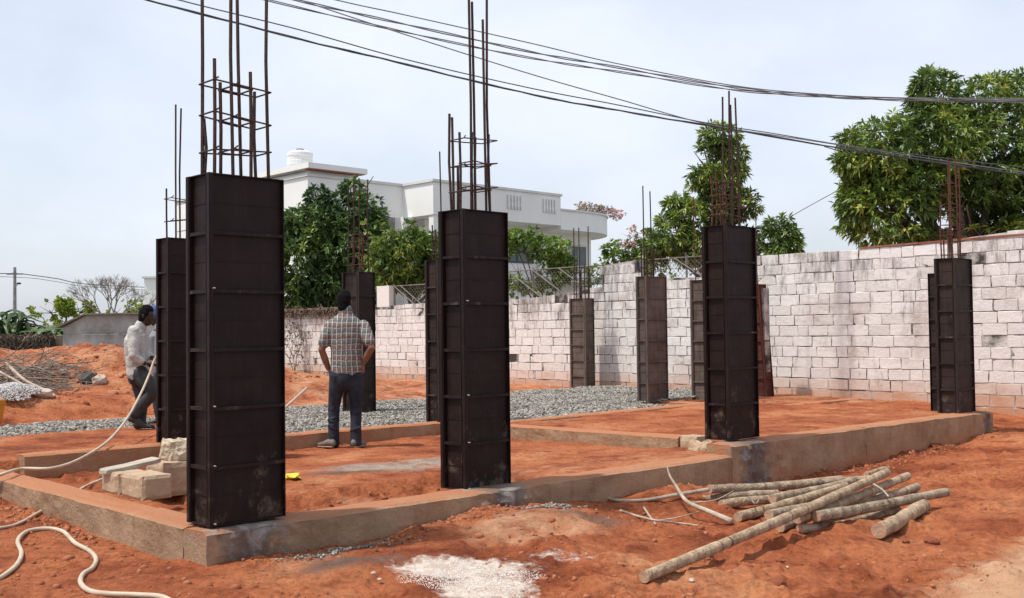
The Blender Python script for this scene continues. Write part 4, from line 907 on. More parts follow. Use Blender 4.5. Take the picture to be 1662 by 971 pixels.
# ------------------------------------------------------------------ far left walls, shed, pole
p0 = at(-60, 575, 36); p1 = at(104, 575, 36)
root = thing('old_wall', 'low brown weathered wall at the far left behind the spoil heap', 'wall', (p0[0], 36, -.4))
mb = MB(); mb.box(((p0[0]+p1[0])/2-2, 36.1, .38), ((p1[0]-p0[0])/2+2, 0, 0), (0, .1, 0), (0, 0, .76)); mb.build('wall_face', 'brown_wall', root)
n = 3500; x = RNG.uniform(p0[0]-2, p1[0]-.3, n); C_ = np.stack([x, 35.9+RNG.uniform(-.1, .05, n), 1.16-RNG.uniform(0, 1, n)**1.6*.8], -1); Oo = np.tile([0, -.6, -.4], (n, 1))
leaf_mesh('dry_creeper', C_, Oo, 3, .2, .03, 'dry_leaf', root, .3, .8)
root = thing('shed', 'old shed with brown sheet roof and flaking whitewashed wall, behind the heap', 'shed', (at(100, 570, 35)[0], 35, -.4))
a = at(102, 545, 35); b = at(300, 545, 35)
mb = MB(); mb.box(((a[0]+b[0])/2, 35.1, .36), ((b[0]-a[0])/2, 0, 0), (0, .1, 0), (0, 0, .8)); mb.build('whitewashed_wall', 'rough_wall', root)
zt = at(150, 512, 35.15)[2]; za = at(104, 532, 35.15)[2]; x1 = at(140, 510, 35)[0]
mb = MB(); V = [(a[0], 35.02, 1.165), (b[0], 35.02, 1.165), (b[0], 35.02, zt), (x1, 35.02, zt), (a[0], 35.02, za)]; V = [np.array(q, float) for q in V]
mb.add(V+[q+np.array([0, .16, 0]) for q in V], [(0, 1, 2, 3, 4), (9, 8, 7, 6, 5), (0, 5, 6, 1), (1, 6, 7, 2), (2, 7, 8, 3), (3, 8, 9, 4), (4, 9, 5, 0)]); mb.build('upper_wall', 'rough_wall', root)
mb = MB(); A_ = np.array([a[0]-.15, 0, za-.02]); B_ = np.array([x1, 0, zt+.01]); C_ = np.array([b[0], 0, zt+.01])
for (s_, e_) in ((A_, B_), (B_, C_)):
    d = e_-s_; nrm = np.array([-d[2], 0, d[0]])/np.linalg.norm(d); mb.box((s_+e_)/2+nrm*.03+np.array([0, 36.2, 0]), d/2, (0, 1.4, 0), nrm*.025)
mb.build('roof', 'twig_grey', root)
mb = MB(); mb.box(((a[0]+x1)/2+.2, 36.6, .3), (.05, 0, 0), (0, 1.2, 0), (0, 0, .7)); mb.build('side_wall', 'brown_wall', root)
# utility pole
Yp = 72; pb = at(24, 508, Yp); pt = at(24, 434, Yp)
root = thing('utility_pole', 'distant grey concrete utility pole with a small lamp at the far left', 'utility pole', (pb[0], Yp, -.3))
mb = MB(); mb.tube([(pb[0], Yp, -.3), (pt[0], Yp, pt[2])], [.16, .10], 8); mb.build('pole', 'pole', root)
mb = MB(); mb.box((pt[0], Yp, at(24, 445, Yp)[2]), (.55, 0, 0), (0, .04, 0), (0, 0, .05)); mb.build('crossarm', 'pole', root)
z_ = at(24, 463, Yp)[2]; mb = MB(); mb.tube([(pt[0], Yp-.1, z_-.3), (pt[0]+.35, Yp-.3, z_+.1)], .03, 6); lm = mb.build('lamp_arm', 'pole', root)
mb = MB(); mb.ball((pt[0]+.45, Yp-.35, z_+.1), (.16, .1, .08)); mb.build('street_lamp_head', 'dark', root)
def wire(label, pts, r, m, name='overhead_cable', group='overhead cables crossing the sky', strands=1, cat='cable'):
    P_ = smooth_path(pts, 10); mb = MB(); rg = random.Random(len(label))
    for s_ in range(strands):
        ph = rg.uniform(0, 6); o = [np.array([0, math.cos(i*.55+ph+s_*2.1)*r*1.2, math.sin(i*.55+ph+s_*2.1)*r*1.5]) if strands > 1 else np.zeros(3) for i in range(len(P_))]
        mb.tube([p+q for p, q in zip(P_, o)], r, 6, False)
    return tag(mb.build(name, m, None, loc=P_[0], smooth=True), label, cat, group)
wire('thin power wire meeting the distant utility pole, upper of the pair at far left', [at(-260, 437, 62), at(0, 444, 70.5), (pt[0], Yp, at(24, 445, Yp)[2]+.06), at(90, 452, 78), at(150, 462, 86), at(320, 470, 100)], .035, 'cable')
wire('lower thin power wire at far left below the other, faint against the sky', [at(-200, 446, 62), at(24, 450, 71.8), at(90, 457, 78), at(150, 466, 86), at(320, 475, 100)], .02, 'cable')
# overhead cables: nearer on the left, farther on the right
def cab(label, px, r, m, Y0=13.0, Y1=19.5, strands=1):
    xs = [p[0] for p in px]; k = (Y1-Y0)/1662; ext = []
    (xa, ya), (xb, yb) = px[0], px[1]; ext.append((xa-260, ya-(yb-ya)/(xb-xa)*290))
    (xc, yc), (xd, yd) = px[-2], px[-1]; pr = list(px)+[(xd+260, yd+(yd-yc)/(xd-xc)*200)]
    wire(label, [at(x, y, Y0+k*x) for x, y in ext+pr], r, m, strands=strands)
cab('lowest heavy grey cable bundle sagging from top left to the right edge', [(240, 0), (480, 62), (660, 105), (860, 153), (1000, 179), (1150, 204), (1400, 246), (1662, 283)], .0075, 'cable_dark', strands=3)
cab('thin dark cable running just above the lowest bundle on the left', [(290, 0), (480, 47), (660, 97), (860, 143), (1000, 170), (1148, 200), (1250, 216), (1400, 240), (1662, 272)], .009, 'cable_dark', 13.2, 19.7)
cab('dark cable crossing down from the upper group to join the lower bundle', [(470, -6), (660, 57), (860, 120), (1000, 160), (1150, 202), (1300, 226), (1662, 280)], .009, 'cable', 13.4, 19.6)
cab('topmost pale cable of the upper group of three', [(545, 0), (660, 25), (860, 70), (1000, 103), (1190, 139), (1330, 153), (1470, 159), (1662, 160)], .009, 'cable', 14, 19.2)
cab('middle pale cable of the upper group of three', [(480, 0), (660, 40), (860, 84), (1000, 109), (1190, 142), (1330, 155), (1470, 161), (1662, 163)], .0095, 'cable', 14, 19.3, 2)
cab('lowest pale cable of the upper group, thickest toward the right tree', [(400, -8), (660, 53), (860, 94), (1000, 116), (1190, 146), (1330, 157), (1470, 163), (1662, 166)], .0085, 'cable', 14.2, 19.4, 2)
wire('thin single wire slanting between the small tree and the large right tree', [at(1250, 376, 27), at(1290, 348, 26), at(1372, 303, 24), at(1420, 280, 23)], .009, 'cable')

# ------------------------------------------------------------------ white building
BO = at(705, 500, 40.0); BO[2] = 0
def BG(a, b, z=0.): return BO+EU*a+EV*b+EZ*z
WB = thing('white_building', 'large white two storey house with flat roofs and recessed balconies behind the trees', 'building', BG(0, 0, -.3))
def prism(poly, z0, z1, name, m, parent):
    n = len(poly); V = [BG(a, b, z0) for a, b in poly]+[BG(a, b, z1) for a, b in poly]
    F = [tuple(range(n))[::-1], tuple(range(n, 2*n))]+[(i, (i+1) % n, n+(i+1) % n, n+i) for i in range(n)]
    return mesh_obj(name, np.array(V), F, m, parent)
prism([(-4.42, 1.86), (-2.3, 1.86), (-2.3, 12), (-4.42, 12)], -.5, 5.6, 'wall', 'white_paint', WB)
prism([(-2.296, 3.2), (.8, 3.2), (.8, 12), (-2.296, 12)], -.5, 5.598, 'wall', 'white_paint', WB)
prism([(.804, 1.5), (7.15, 1.5), (7.15, 11.9), (.804, 11.9)], -.5, 5.598, 'wall', 'white_paint', WB)
prism([(-.42, 1.3), (.1, 1.3), (.1, 1.84), (-.42, 1.84)], -.5, 5.598, 'pillar', 'white_paint', WB)
prism([(.02, .02), (.3, .02), (.3, .3), (.02, .3)], 2.6, 5.598, 'pillar', 'white_paint', WB)
prism([(-2.29, 1.88), (.02, 1.88), (.02, .02), (7.1, .02), (7.1, 1.49), (.79, 1.49), (.79, 3.19), (-2.29, 3.19)], 2.3, 2.6, 'balcony_slab', 'white_paint', WB)
# parapet band with roof slab
band = prism([(-4.44, 1.84), (-.02, 1.84), (-.02, -.02), (7.15, -.02), (7.15, 12.02), (-4.44, 12.02)], 5.602, 6.86, 'parapet', 'white_paint', WB)
prism([(-4.5, 1.78), (-.08, 1.78), (-.08, -.08), (7.21, -.08), (7.21, 12.1), (-4.5, 12.1)], 6.863, 6.96, 'roof_edge', 'white_trim', WB)
prism([(-4.6, 1.55), (-1.95, 1.55), (-1.95, 8), (-4.6, 8)], 7.13, 7.33, 'upper_roof_slab', 'white_paint', WB)
prism([(-4.25, 2.0), (-2.2, 2.0), (-2.2, 7.6), (-4.25, 7.6)], 6.963, 7.10, 'upper_wall', 'white_paint', WB)
prism([(-4.5, 1.62), (-2.0, 1.62), (-2.0, 1.95), (-4.5, 1.95)], 7.105, 7.127, 'red_soffit', 'red_trim', WB)
# rounded right balcony and its storey
arc = [(7.16, -.02), (8.9, -.02)]+[(8.9+3.6*math.sin(t), 3.58-3.6*math.cos(t)) for t in np.linspace(.1, math.pi/2, 18)]+[(12.5, 8), (7.16, 8)]
prism(arc, 5.44, 6.26, 'rounded_parapet', 'white_paint', WB)
prism([(7.16, -.07), (8.9, -.07)]+[(8.9+3.66*math.sin(t), 3.58-3.66*math.cos(t)) for t in np.linspace(.1, math.pi/2, 18)]+[(12.56, 8.05), (7.16, 8.05)], 6.263, 6.34, 'parapet_edge', 'white_trim', WB)
prism([(7.154, 1.3), (10.6, 1.3), (11.9, 2.6), (11.9, 7.9), (7.154, 7.9)], -.5, 5.437, 'wall', 'white_paint', WB)
prism([(6.4, .02), (9.6, .02), (10.5, .3), (11.4, 1.28), (6.4, 1.28)], 3.2, 3.42, 'balcony_slab', 'white_trim', WB)
def bwin(a0, a1, b, z0, z1, mt='dark'):
    f = MB(); t = .07
    for (x0, x1_, y0, y1) in ((a0-t, a1+t, z1, z1+t), (a0-t, a1+t, z0-t, z0), (a0-t, a0, z0, z1), (a1, a1+t, z0, z1), ((a0+a1)/2-.03, (a0+a1)/2+.03, z0, z1)):
        f.gbox(x0, x1_, b-.05, b-.003, y0, y1, BG)
    fr = f.build('window', 'white_trim' if mt != 'dark' else 'dark', WB); g = MB(); g.gbox(a0, a1, b-.03, b-.006, z0, z1, BG); g.build('pane', 'glass', fr)
bwin(5.0, 6.9, 1.5, 4.1, 5.1); bwin(9.2, 10.2, 1.3, 3.9, 4.9, 'x')
bwin(1.6, 3.2, 1.5, 3.4, 5.0, 'x')
for (a0, a1) in ((3.9, 4.8), (6.0, 6.85)):   # baluster openings in the parapet
    f = MB(); f.gbox(a0, a1, -.035, -.024, 6.1, 6.68, BG); op = f.build('baluster_opening', 'white_trim', WB)
    k = 5
    for i in range(k):
        m_ = MB(); x = a0+(a1-a0)*(i+.5)/k; m_.tube([BG(x, -.07, 6.1), BG(x, -.07, 6.25), BG(x, -.07, 6.4), BG(x, -.07, 6.68)], [.028, .05, .03, .04], 8); m_.build('baluster', 'white_paint', op)
tc_ = at(487, 275, 41.0); zb_ = 7.335
root = thing('water_tank', 'white ribbed plastic water tank standing on the roof of the white building', 'water tank', (tc_[0], 41.0, zb_-.005))
pts = [(0, .50), (.14, .51), (.16, .49), (.34, .49), (.36, .51), (.52, .51), (.54, .49), (.70, .49), (.72, .51), (.84, .50), (.93, .34), (.97, .16)]
mb = MB(); mb.tube([(tc_[0], 41.0, zb_+h) for h, r in pts], [r for h, r in pts], 24); mb.build('tank_body', 'tank', root)
mb = MB(); mb.tube([(tc_[0], 41.0, zb_+.96), (tc_[0], 41.0, zb_+1.01)], .15, 14); mb.build('lid', 'tool', root)
# plinth under the tank
tb = at(972, 350, 46.5)
bl = [(at(x, y, 48.9)[0], 48.9, at(x, y, 48.9)[2], .42, .3, .24) for x, y in ((943, 336), (955, 337), (967, 338), (979, 340), (990, 344), (1000, 348))]
tree('flowering_shrub', 'pink bougainvillea in bloom along the top of the rounded balcony', 'shrub', (at(972, 350, 48.9)[0], 48.9, 6.3), bl, 'flower', 6, .12, .07, 60, .03, droop=.1, holes=.12)
# pale building at far left
a = at(232, 452, 58); b = at(300, 452, 58)
root = thing('pale_building', 'narrow piece of a distant pale building behind the white shirt worker', 'building', ((a[0]+b[0])/2, 59, -.3))
mb = MB(); mb.box(((a[0]+b[0])/2, 60, a[2]/2-.15), ((b[0]-a[0])/2, 0, 0), (0, 1.8, 0), (0, 0, a[2]/2+.15)); mb.build('wall', 'white_paint', root)
mb = MB(); mb.box(((a[0]+b[0])/2, 60, a[2]+.06), ((b[0]-a[0])/2+.1, 0, 0), (0, 1.9, 0), (0, 0, .055)); mb.build('roof_edge', 'white_trim', root)

# ------------------------------------------------------------------ pole pile
LG = 'wooden poles heaped on the red soil'
def log(label, pxa, za, pxb, zb, r, m='log', r2=None, nodes=4, bend=.012):
    def gl(p, l):
        z = -.3
        for _ in range(8): e = on(*p, z); z = float(ground_h(e[0], e[1]))+r+l-.004
        return on(*p, z)
    a = gl(pxa, za); b = gl(pxb, zb); r = r*.86; r2 = (r2*.86 if r2 else r*.88); ln = np.linalg.norm(b-a); t = (b-a)/ln; n = 30; rg = random.Random(int(pxa[0]*3+pxb[0]))
    side = np.cross(t, EZ); ph = rg.uniform(0, 6); root = thing('wooden_pole', label, 'wooden pole', a, LG)
    ks = [rg.uniform(.12, .92) for _ in range(nodes)]
    P_ = []; R_ = []
    for i in range(n+1):
        q = i/n; P_.append(a+t*ln*q+side*bend*math.sin(q*4.2+ph)+EZ*bend*.5*math.sin(q*5+ph*2)); R_.append((r+(r2-r)*q)*(1+.04*math.sin(q*23+ph))+sum(.05*r*math.exp(-((q-k)*ln/.02)**2) for k in ks))
    mb = MB(); mb.tube(P_, R_, 14, False); mb.build('bark_surface', m, root, smooth=True)
    e = .004
    mb = MB(); mb.tube([P_[0]-t*e, P_[0]+t*.01], R_[0]*.985, 14); mb.build('sawn_end', 'log_end', root)
    mb = MB(); mb.tube([P_[-1]-t*.01, P_[-1]+t*e], R_[-1]*.985, 14); mb.build('sawn_end', 'log_end', root)
    for k in ks:
        c = np.array(P_[int(k*n)])+(np.array(P_[min(int(k*n)+1, n)])-np.array(P_[int(k*n)]))*(k*n-int(k*n)); mb = MB(); rr = (r+(r2-r)*k)*1.045; tt = t+side*rg.uniform(-.25, .25); mb.tube([c-tt*.004, c+tt*.004], rr*1.0, 14, False); mb.build('node_ring', 'knot', root)
log('longest pole, lying diagonally toward the camera on top of the heap', (1049, 938), .0, (1438, 768), .20, .040, nodes=9, r2=.040)
log('pale straight pole second from the top, right of the longest pole', (1297, 842), .07, (1472, 774), .10, .045, nodes=4)
log('pole with its pale end reaching farthest right over the heap', (1328, 838), .07, (1535, 800), .07, .046, 'log_dark', nodes=7)
log('short thick pole lying apart at the right front of the heap', (1424, 862), .0, (1502, 822), .0, .062, 'log', r2=.058, nodes=4)
log('crooked knotty pole lying on soil at the front of the heap', (1294, 860), 0, (1462, 832), 0, .040, 'log_dark', nodes=6, bend=.03)
log('pole with its dark butt end low under the crossing poles', (1268, 857), 0, (1486, 790), .0, .044, 'log_dark', nodes=4)
log('reddish pole lying flat left of the longest one', (1200, 839), .0, (1372, 790), .07, .045, 'log', nodes=5)
log('pole in the middle of the heap with a forked knot near its left end', (1256, 811), .07, (1390, 779), .08, .044, 'log_dark', nodes=4)
log('long pole near the rear of the heap with its cut left end showing', (1154, 795), .06, (1392, 780), .08, .043, 'log_dark', nodes=6)
log('pole end sticking out farthest left in the rear of the heap', (1085, 815), 0, (1262, 801), .0, .040, 'log_dark', nodes=4)
log('long slim pole along the back of the heap', (1100, 803), .0, (1366, 776), .0, .036, 'log', nodes=6)
log('short pole lying low in the left middle of the heap', (1171, 820), 0, (1300, 805), 0, .045, 'log', nodes=3)
log('thin pole second from the rear edge of the heap', (1260, 790), .0, (1420, 776), .08, .036, 'log', nodes=3)
log('short pale pole lying alone behind the right end of the heap', (1404, 769), 0, (1442, 761), 0, .030, 'log', nodes=2)
log('pole filling the centre of the heap under the longest pole', (1250, 838), 0, (1430, 800), 0, .046, 'log_dark', nodes=4)
log('pole at the core of the heap pointing to the right', (1300, 825), 0, (1470, 802), 0, .046, 'log_dark', nodes=4)
def stick(label, pts, r0, r1, m='twig', name='dry_branch', subs=(), group='dry branches beside the pole heap', cat='branch'):
    P_ = smooth_path(pts, 6); mb = MB(); mb.tube(P_, list(np.linspace(r0, r1, len(P_))), 8)
    for s_ in subs: Q = smooth_path(s_, 5); mb.tube(Q, list(np.linspace(r1*1.3, r1*.5, len(Q))), 6)
    return tag(mb.build(name, m, None, loc=P_[0], smooth=True), label, cat, group)
stick('curved forked branch rising to a thin tip at the left of the heap', [gpt(1187, 846, .035), gpt(1150, 830, .09), gpt(1115, 814, .15), gpt(1098, 790, .20), gpt(1087, 772, .24), gpt(1083, 758, .27)], .023, .005, subs=[[gpt(1120, 816, .14), gpt(1160, 812, .15), gpt(1190, 797, .2)]])
stick('long thin pale branch trailing left from the rear of the heap', [gpt(974, 804, 0.015), gpt(1000, 812, 0.012), gpt(1045, 812, 0.015), gpt(1100, 803, 0.045), gpt(1150, 795, 0.085)], .010, .018)
stick('small dry twig lying on open soil left of the heap', [gpt(1006, 829, 0.012), gpt(1035, 838, 0.012), gpt(1065, 845, 0.012), gpt(1100, 849, 0.012), gpt(1133, 853, 0.012)], .011, .006, subs=[[gpt(1070, 845, 0.015), gpt(1100, 840, 0.035), gpt(1135, 830, 0.065)]])
stick('short twig crossing the small twig left of the heap', [gpt(1045, 824, 0.015), gpt(1053, 836, 0.035), gpt(1064, 851, 0.012)], .010, .007)
stick('knotty twig lying over the upper poles near the right end', [gpt(1418, 786, 0.225), gpt(1432, 795, 0.225), gpt(1442, 806, 0.195)], .008, .006)
stick('dark crooked twig tangled in the middle of the heap', [gpt(1216, 806, 0.145), gpt(1226, 818, 0.145), gpt(1232, 808, 0.145), gpt(1226, 800, 0.185)], .007, .005, 'twig_grey')
# stones lying on the soil
def rock(label, px, py, r, m, seed=1, z=None, name='stone', flat=.6):
    p = gpt(px, py, r*flat*.3)-EZ*r*flat*.3; rg = np.random.default_rng(seed)
    v, f = ico(); mid = {}; V = [tuple(q) for q in v]; F = []
    def md(a, b):
        k = (min(a, b), max(a, b))
        if k not in mid: q = (np.array(V[a])+np.array(V[b]))/2; V.append(tuple(q/np.linalg.norm(q))); mid[k] = len(V)-1
        return mid[k]
    for a, b, c in f: x, y, z_ = md(a, b), md(b, c), md(c, a); F += [(a, x, z_), (b, y, x), (c, z_, y), (x, y, z_)]
    V = np.array(V)*(1+rg.uniform(-.16, .16, (len(V), 1)))*rg.uniform(.75, 1.15, 3)*[r, r, r*flat]
    o = mesh_obj(name, V+p+[0, 0, r*flat*.5], [tuple(int(i) for i in q) for q in F], m, loc=p); return tag(o, label, 'stone')
rock('flat soil coloured stone on open ground right of the pole heap', 1512, 880, .05, 'clod', 3)
rock('small soil coloured stone left of the flat one, right of the heap', 1470, 880, .03, 'clod', 4)
rock('pale pebble on soil below the longest pole', 1122, 943, .02, 'rock', 5)
rock('tiny pale pebble on soil in the right foreground', 1278, 921, .012, 'rock', 6)
rock('lump of red earth in the right foreground', 1262, 948, .05, 'clod', 7)
rock('red earth lump beside the beam foot in the right middle', 1388, 764, .04, 'clod', 8)
rock('small pale stone in the foreground below the front beam', 606, 931, .015, 'rock', 9)
rock('flat pale pebble in the foreground beside the small pale stone', 616, 941, .016, 'rock', 10)
rock('dark rock on the spoil heap beside a pale one', 143, 618, .19, 'rock_dark', 11, .38)
rock('pale rock on the spoil heap right of the dark one', 161, 619, .15, 'rock', 12, .36)
rock('pale rock low on the spoil heap above the white chips', 68, 641, .16, 'rock', 13, .12)
rock('small pale rock high on the left of the spoil heap', 104, 604, .08, 'rock', 14, .5)

# ------------------------------------------------------------------ hoses
def hose(label, pts, r):
    P_ = smooth_path(pts, 10); mb = MB(); mb.tube(P_, r, 10); return tag(mb.build('hose', 'hose', None, loc=P_[0], smooth=True), label, 'hose')
YW = 12.9
hose('cream hose rising from the soil at left to the hands of the white shirt worker',
     [gpt(-140, 815, .02), gpt(-60, 795, .02), on(0, 771, .03), on(35, 761, .035), on(85, 760, .04), on(130, 745, .05), on(175, 716, .09), at(205, 681, 11.4), at(228, 640, 12.2), at(243, 606, 12.6), at(249, 588, 12.72), at(256, 575, 12.75)], .0135)
hose('thinner hose stretch lying on soil from the block stack to the left edge',
     [on(172, 776, .0), on(158, 781, .012), gpt(140, 789, .06), gpt(110, 806, .03), gpt(70, 828, .02), gpt(30, 850, .015), gpt(0, 857, .015), gpt(-60, 862, .015), gpt(-120, 880, .015)], .0115)
hose('winding cream hose looping over the soil in the lower left corner',
     [gpt(-60, 962, .014), gpt(-20, 948, .014), gpt(5, 935, .014), gpt(27, 917, .014), gpt(35, 898, .014), gpt(29, 878, .014), gpt(44, 863, .014), gpt(76, 858, .014), gpt(102, 863, .014), gpt(116, 876, .014), gpt(124, 883, .014), gpt(146, 895, .014), gpt(156, 908, .014), gpt(150, 922, .014), gpt(135, 932, .014), gpt(131, 946, .014), gpt(145, 959, .014), gpt(175, 964, .014), gpt(225, 966, .014), gpt(268, 971, .014), gpt(310, 1000, .014)], .0145)

# ------------------------------------------------------------------ small things
def crumple(label, name, c, s, m, cat):
    v, f = ico(); V = []; rg = np.random.default_rng(3)
    P_ = []; F = []; k = 0
    for i in range(4):
        q = v*rg.uniform(.3, 1.3, (12, 1))*[s, s, s*.55]+np.array(c)+rg.normal(0, s*.5, 3)*[1, 1, .15]+[0, 0, s*.35]; P_ += list(q); F += [tuple(int(x)+k for x in t) for t in f]; k += 12
    o = mesh_obj(name, np.array(P_), F, m, loc=c); return tag(o, label, cat)
crumple('crumpled yellow plastic bag on the soil right of the nearest column', 'plastic_bag', gpt(475, 777, 0), .07, 'yellow', 'plastic bag')
p = on(-17, 690, -.05)
mb = MB(); mb.tube([p+EZ*0, p+EZ*.08, p+EZ*.32, p+EZ*.34], [.13, .16, .20, .21], 16); tag(mb.build('bucket', 'orange', None, loc=p, smooth=True), 'orange plastic bucket cut by the left edge beside the white chips', 'bucket')
# digging tool leaning near the column
ta = at(467, 658, 17.6); tb = at(498, 630, 17.9)
root = thing('hoe', 'hoe with pale wooden handle and dark blade resting on gravel right of the nearest column', 'hoe', ta-[.1, 0, .3])
mb = MB(); mb.tube([ta-(tb-ta)*.45, tb], .022, 8); mb.build('handle', 'handle', root); e = ta-(tb-ta)*.45
mb = MB(); mb.box(at(473, 677, 17.3), (.16, 0, .0), (0, .10, 0), (0, .02, .02)); mb.build('blade', 'tool', root)
def brush(label, name, c, n, ext, seed, lenr=(.8, 2.4), m='twig_grey', r=.012):
    rg = np.random.default_rng(seed); mb = MB()
    for k in range(n):
        p = np.array(c)+rg.normal(0, 1, 3)*ext; a = rg.normal(.6, .7); d = np.array([math.cos(a), rg.uniform(-.4, .4), -abs(math.sin(a))*.5*rg.choice([1, 1, -.6])]); d /= np.linalg.norm(d); ln = rg.uniform(*lenr)
        q = p+d*ln; q2 = (p+q)/2+rg.normal(0, .06, 3)*ln*.6
        g1 = float(ground_h(p[0], p[1])); g2 = float(ground_h(q[0], q[1])); p[2] = max(p[2], g1+.02); q[2] = max(q[2], g2+.02); q2[2] = max(q2[2], float(ground_h(q2[0], q2[1]))+.02)
        mb.tube([p, q2, q], [r, r*.7, r*.35], 4, False)
        for j in range(2):
            s_ = p+(q-p)*rg.uniform(.3, .9); e_ = s_+rg.normal(0, .22, 3)*ln*.5; e_[2] = max(e_[2], float(ground_h(e_[0], e_[1]))+.03); mb.tube([s_, e_], [r*.5, r*.2], 3, False)
    return tag(mb.build(name, m, None, loc=c), label, 'brushwood')
c = at(8, 612, 18.2); brush('tangled heap of grey dry brushwood on the left end of the spoil heap', 'brush_pile', c, 170, np.array([.42, .4, .20]), 2, (.5, 1.25))
stick('long dry branch lying down the face of the spoil heap', [at(10, 590, 17.6), at(40, 617, 17.2), at(75, 634, 16.9), at(108, 654, 16.5)], .03, .012, 'twig', group=None)
stick('second dry branch under the long one on the spoil heap', [at(0, 604, 17.5), at(45, 628, 17.1), at(90, 652, 16.6)], .022, .01, 'twig', group=None)
# dry creeper against the plastered wall
b = G(WU-.25, 20.6, -.1); root = thing('dry_bush', 'leafless dry bush against the old tan wall', 'bush', b); mb = MB(); rg = random.Random(4)
def twg(p, d, ln, r, k):
    q = p+d*ln; mb.tube([p, q], [r, r*.7], 4, False)
    if k:
        for _ in range(3): nd = d+np.array([rg.uniform(-.8, .8), rg.uniform(-.5, .2), rg.uniform(-.2, .4)]); nd /= np.linalg.norm(nd); twg(q, nd, ln*rg.uniform(.6, .9), r*.65, k-1)
for d in ((-.3, 0, 1), (.1, 0, 1), (-.05, 0, 1)): twg(b, np.array(d, float)/np.linalg.norm(d), .5, .014, 4)
mb.build('branches', 'twig_grey', root)
n = 160; C_ = b+RNG.normal(0, 1, (n, 3))*[.35, .15, .5]+[0, -.05, .9]; leaf_mesh('dry_leaves', C_, np.tile([0, -.3, -.2], (n, 1)), 2, .10, .05, 'dry_leaf', root, .2, 1)
# debris creeper along the plaster top
n = 900; vv_ = RNG.uniform(17.2, 27, n); C_ = np.array([G(WU-.04, v, 1.84-abs(RNG.normal(0, .10))) for v in vv_]); o = leaf_mesh('dry_creeper', C_, np.tile([-.5, -.5, -.3], (n, 1)), 3, .16, .03, 'dry_leaf', None, .2, .8)
tag(o, 'dry brown creeper hanging over the top edge of the old tan wall', 'creeper')

# ------------------------------------------------------------------ people
def fuse(name, mb, m, parent, voxel=.010, sm=2):
    me = bpy.data.meshes.new('tmp'); me.from_pydata([tuple(a) for a in np.array(mb.v)-origin_of(parent)], [], mb.f)
    o = bpy.data.objects.new('tmp', me); COL.objects.link(o)
    r = o.modifiers.new('r', 'REMESH'); r.mode = 'VOXEL'; r.voxel_size = voxel
    s = o.modifiers.new('s', 'SMOOTH'); s.iterations = sm; s.factor = .5
    bpy.context.view_layer.update(); dg = bpy.context.evaluated_depsgraph_get(); nm = bpy.data.meshes.new_from_object(o.evaluated_get(dg)); bpy.data.objects.remove(o)
    nm.name = name; nm.materials.clear(); nm.materials.append(M[m]); nm.polygons.foreach_set('use_smooth', np.ones(len(nm.polygons), bool))
    q = bpy.data.objects.new(name, nm); COL.objects.link(q); q.parent = parent; return q
A3 = lambda *a: np.array(a, float)
def limb(mb, p, r, side=(1, 0, 0), k=1.0): mb.loft(p, r, [x*k for x in r], side)
def hand(mb, wrist, d, pn, s=1.0, thumb=1, curl=.5):
    """palm plus four bent fingers and a thumb; d = pointing direction, pn = palm side"""
    d = d/np.linalg.norm(d); pn = pn-d*(pn@d); pn /= np.linalg.norm(pn); w_ = np.cross(d, pn)*thumb
    mb.loft([wrist, wrist+d*.045*s, wrist+d*.085*s], [.026*s, .038*s, .040*s], [.019*s, .015*s, .013*s], w_)
    for i, (o, ln) in enumerate(((.030, .066), (.0105, .074), (-.0105, .069), (-.030, .052))):
        b = wrist+d*.078*s+w_*o*s; d2 = d*math.cos(curl)+pn*math.sin(curl); d3 = d*math.cos(curl*2)+pn*math.sin(curl*2)
        k = b+d*ln*.35*s; k2 = k+d2*ln*.38*s; mb.loft([b, k, k2, k2+d3*ln*.27*s], [.0088*s]*3+[.0072*s], [.0088*s]*3+[.0072*s], w_, 8)
    t = wrist+d*.03*s+w_*.03*s; k = t+(d*.5+w_*.75+pn*.2)*.034*s; mb.loft([t, k, k+(d*.9+w_*.15+pn*.3)*.034*s], [.012*s, .0105*s, .0085*s], [.012*s, .0105*s, .0085*s], pn, 8)
def head(mb, hb, c, fwd, s=1.0):
    f = fwd/np.linalg.norm(fwd); side = np.cross(f, EZ); side /= np.linalg.norm(side); up = np.cross(side, f)
    mb.loft([c-up*.075*s+f*.012*s, c-up*.03*s+f*.006*s, c+up*.03*s, c+up*.06*s], [.052*s, .066*s, .074*s, .070*s], [.068*s, .084*s, .092*s, .082*s], side)
    mb.loft([c-up*.09*s+f*.045*s, c-up*.075*s+f*.055*s], [.025*s]*2, [.022*s]*2, side, 8)                # chin
    mb.loft([c+f*.094*s-up*.0*s, c+f*.106*s-up*.03*s], [.009*s, .015*s], [.010*s, .012*s], side, 8)           # nose
    mb.loft([c+f*.086*s-up*.055*s-side*.016*s, c+f*.086*s-up*.055*s+side*.016*s], [.009*s]*2, [.009*s]*2, up, 8)   # lips
    mb.loft([c+f*.084*s+up*.022*s-side*.035*s, c+f*.084*s+up*.022*s+side*.035*s], [.009*s]*2, [.010*s]*2, up, 8)   # brow
    for k in (-1, 1): mb.loft([c+side*k*.078*s-up*.022*s-f*.006*s, c+side*k*.082*s+up*.016*s-f*.01*s], [.007*s]*2, [.016*s]*2, side, 8)
    hb.loft([c-up*.07*s-f*.050*s, c-up*.02*s-f*.030*s, c+up*.045*s-f*.010*s, c+up*.072*s+f*.0*s], [.064*s, .082*s, .086*s, .074*s], [.050*s, .078*s, .096*s, .084*s], side)
    return f, side, up
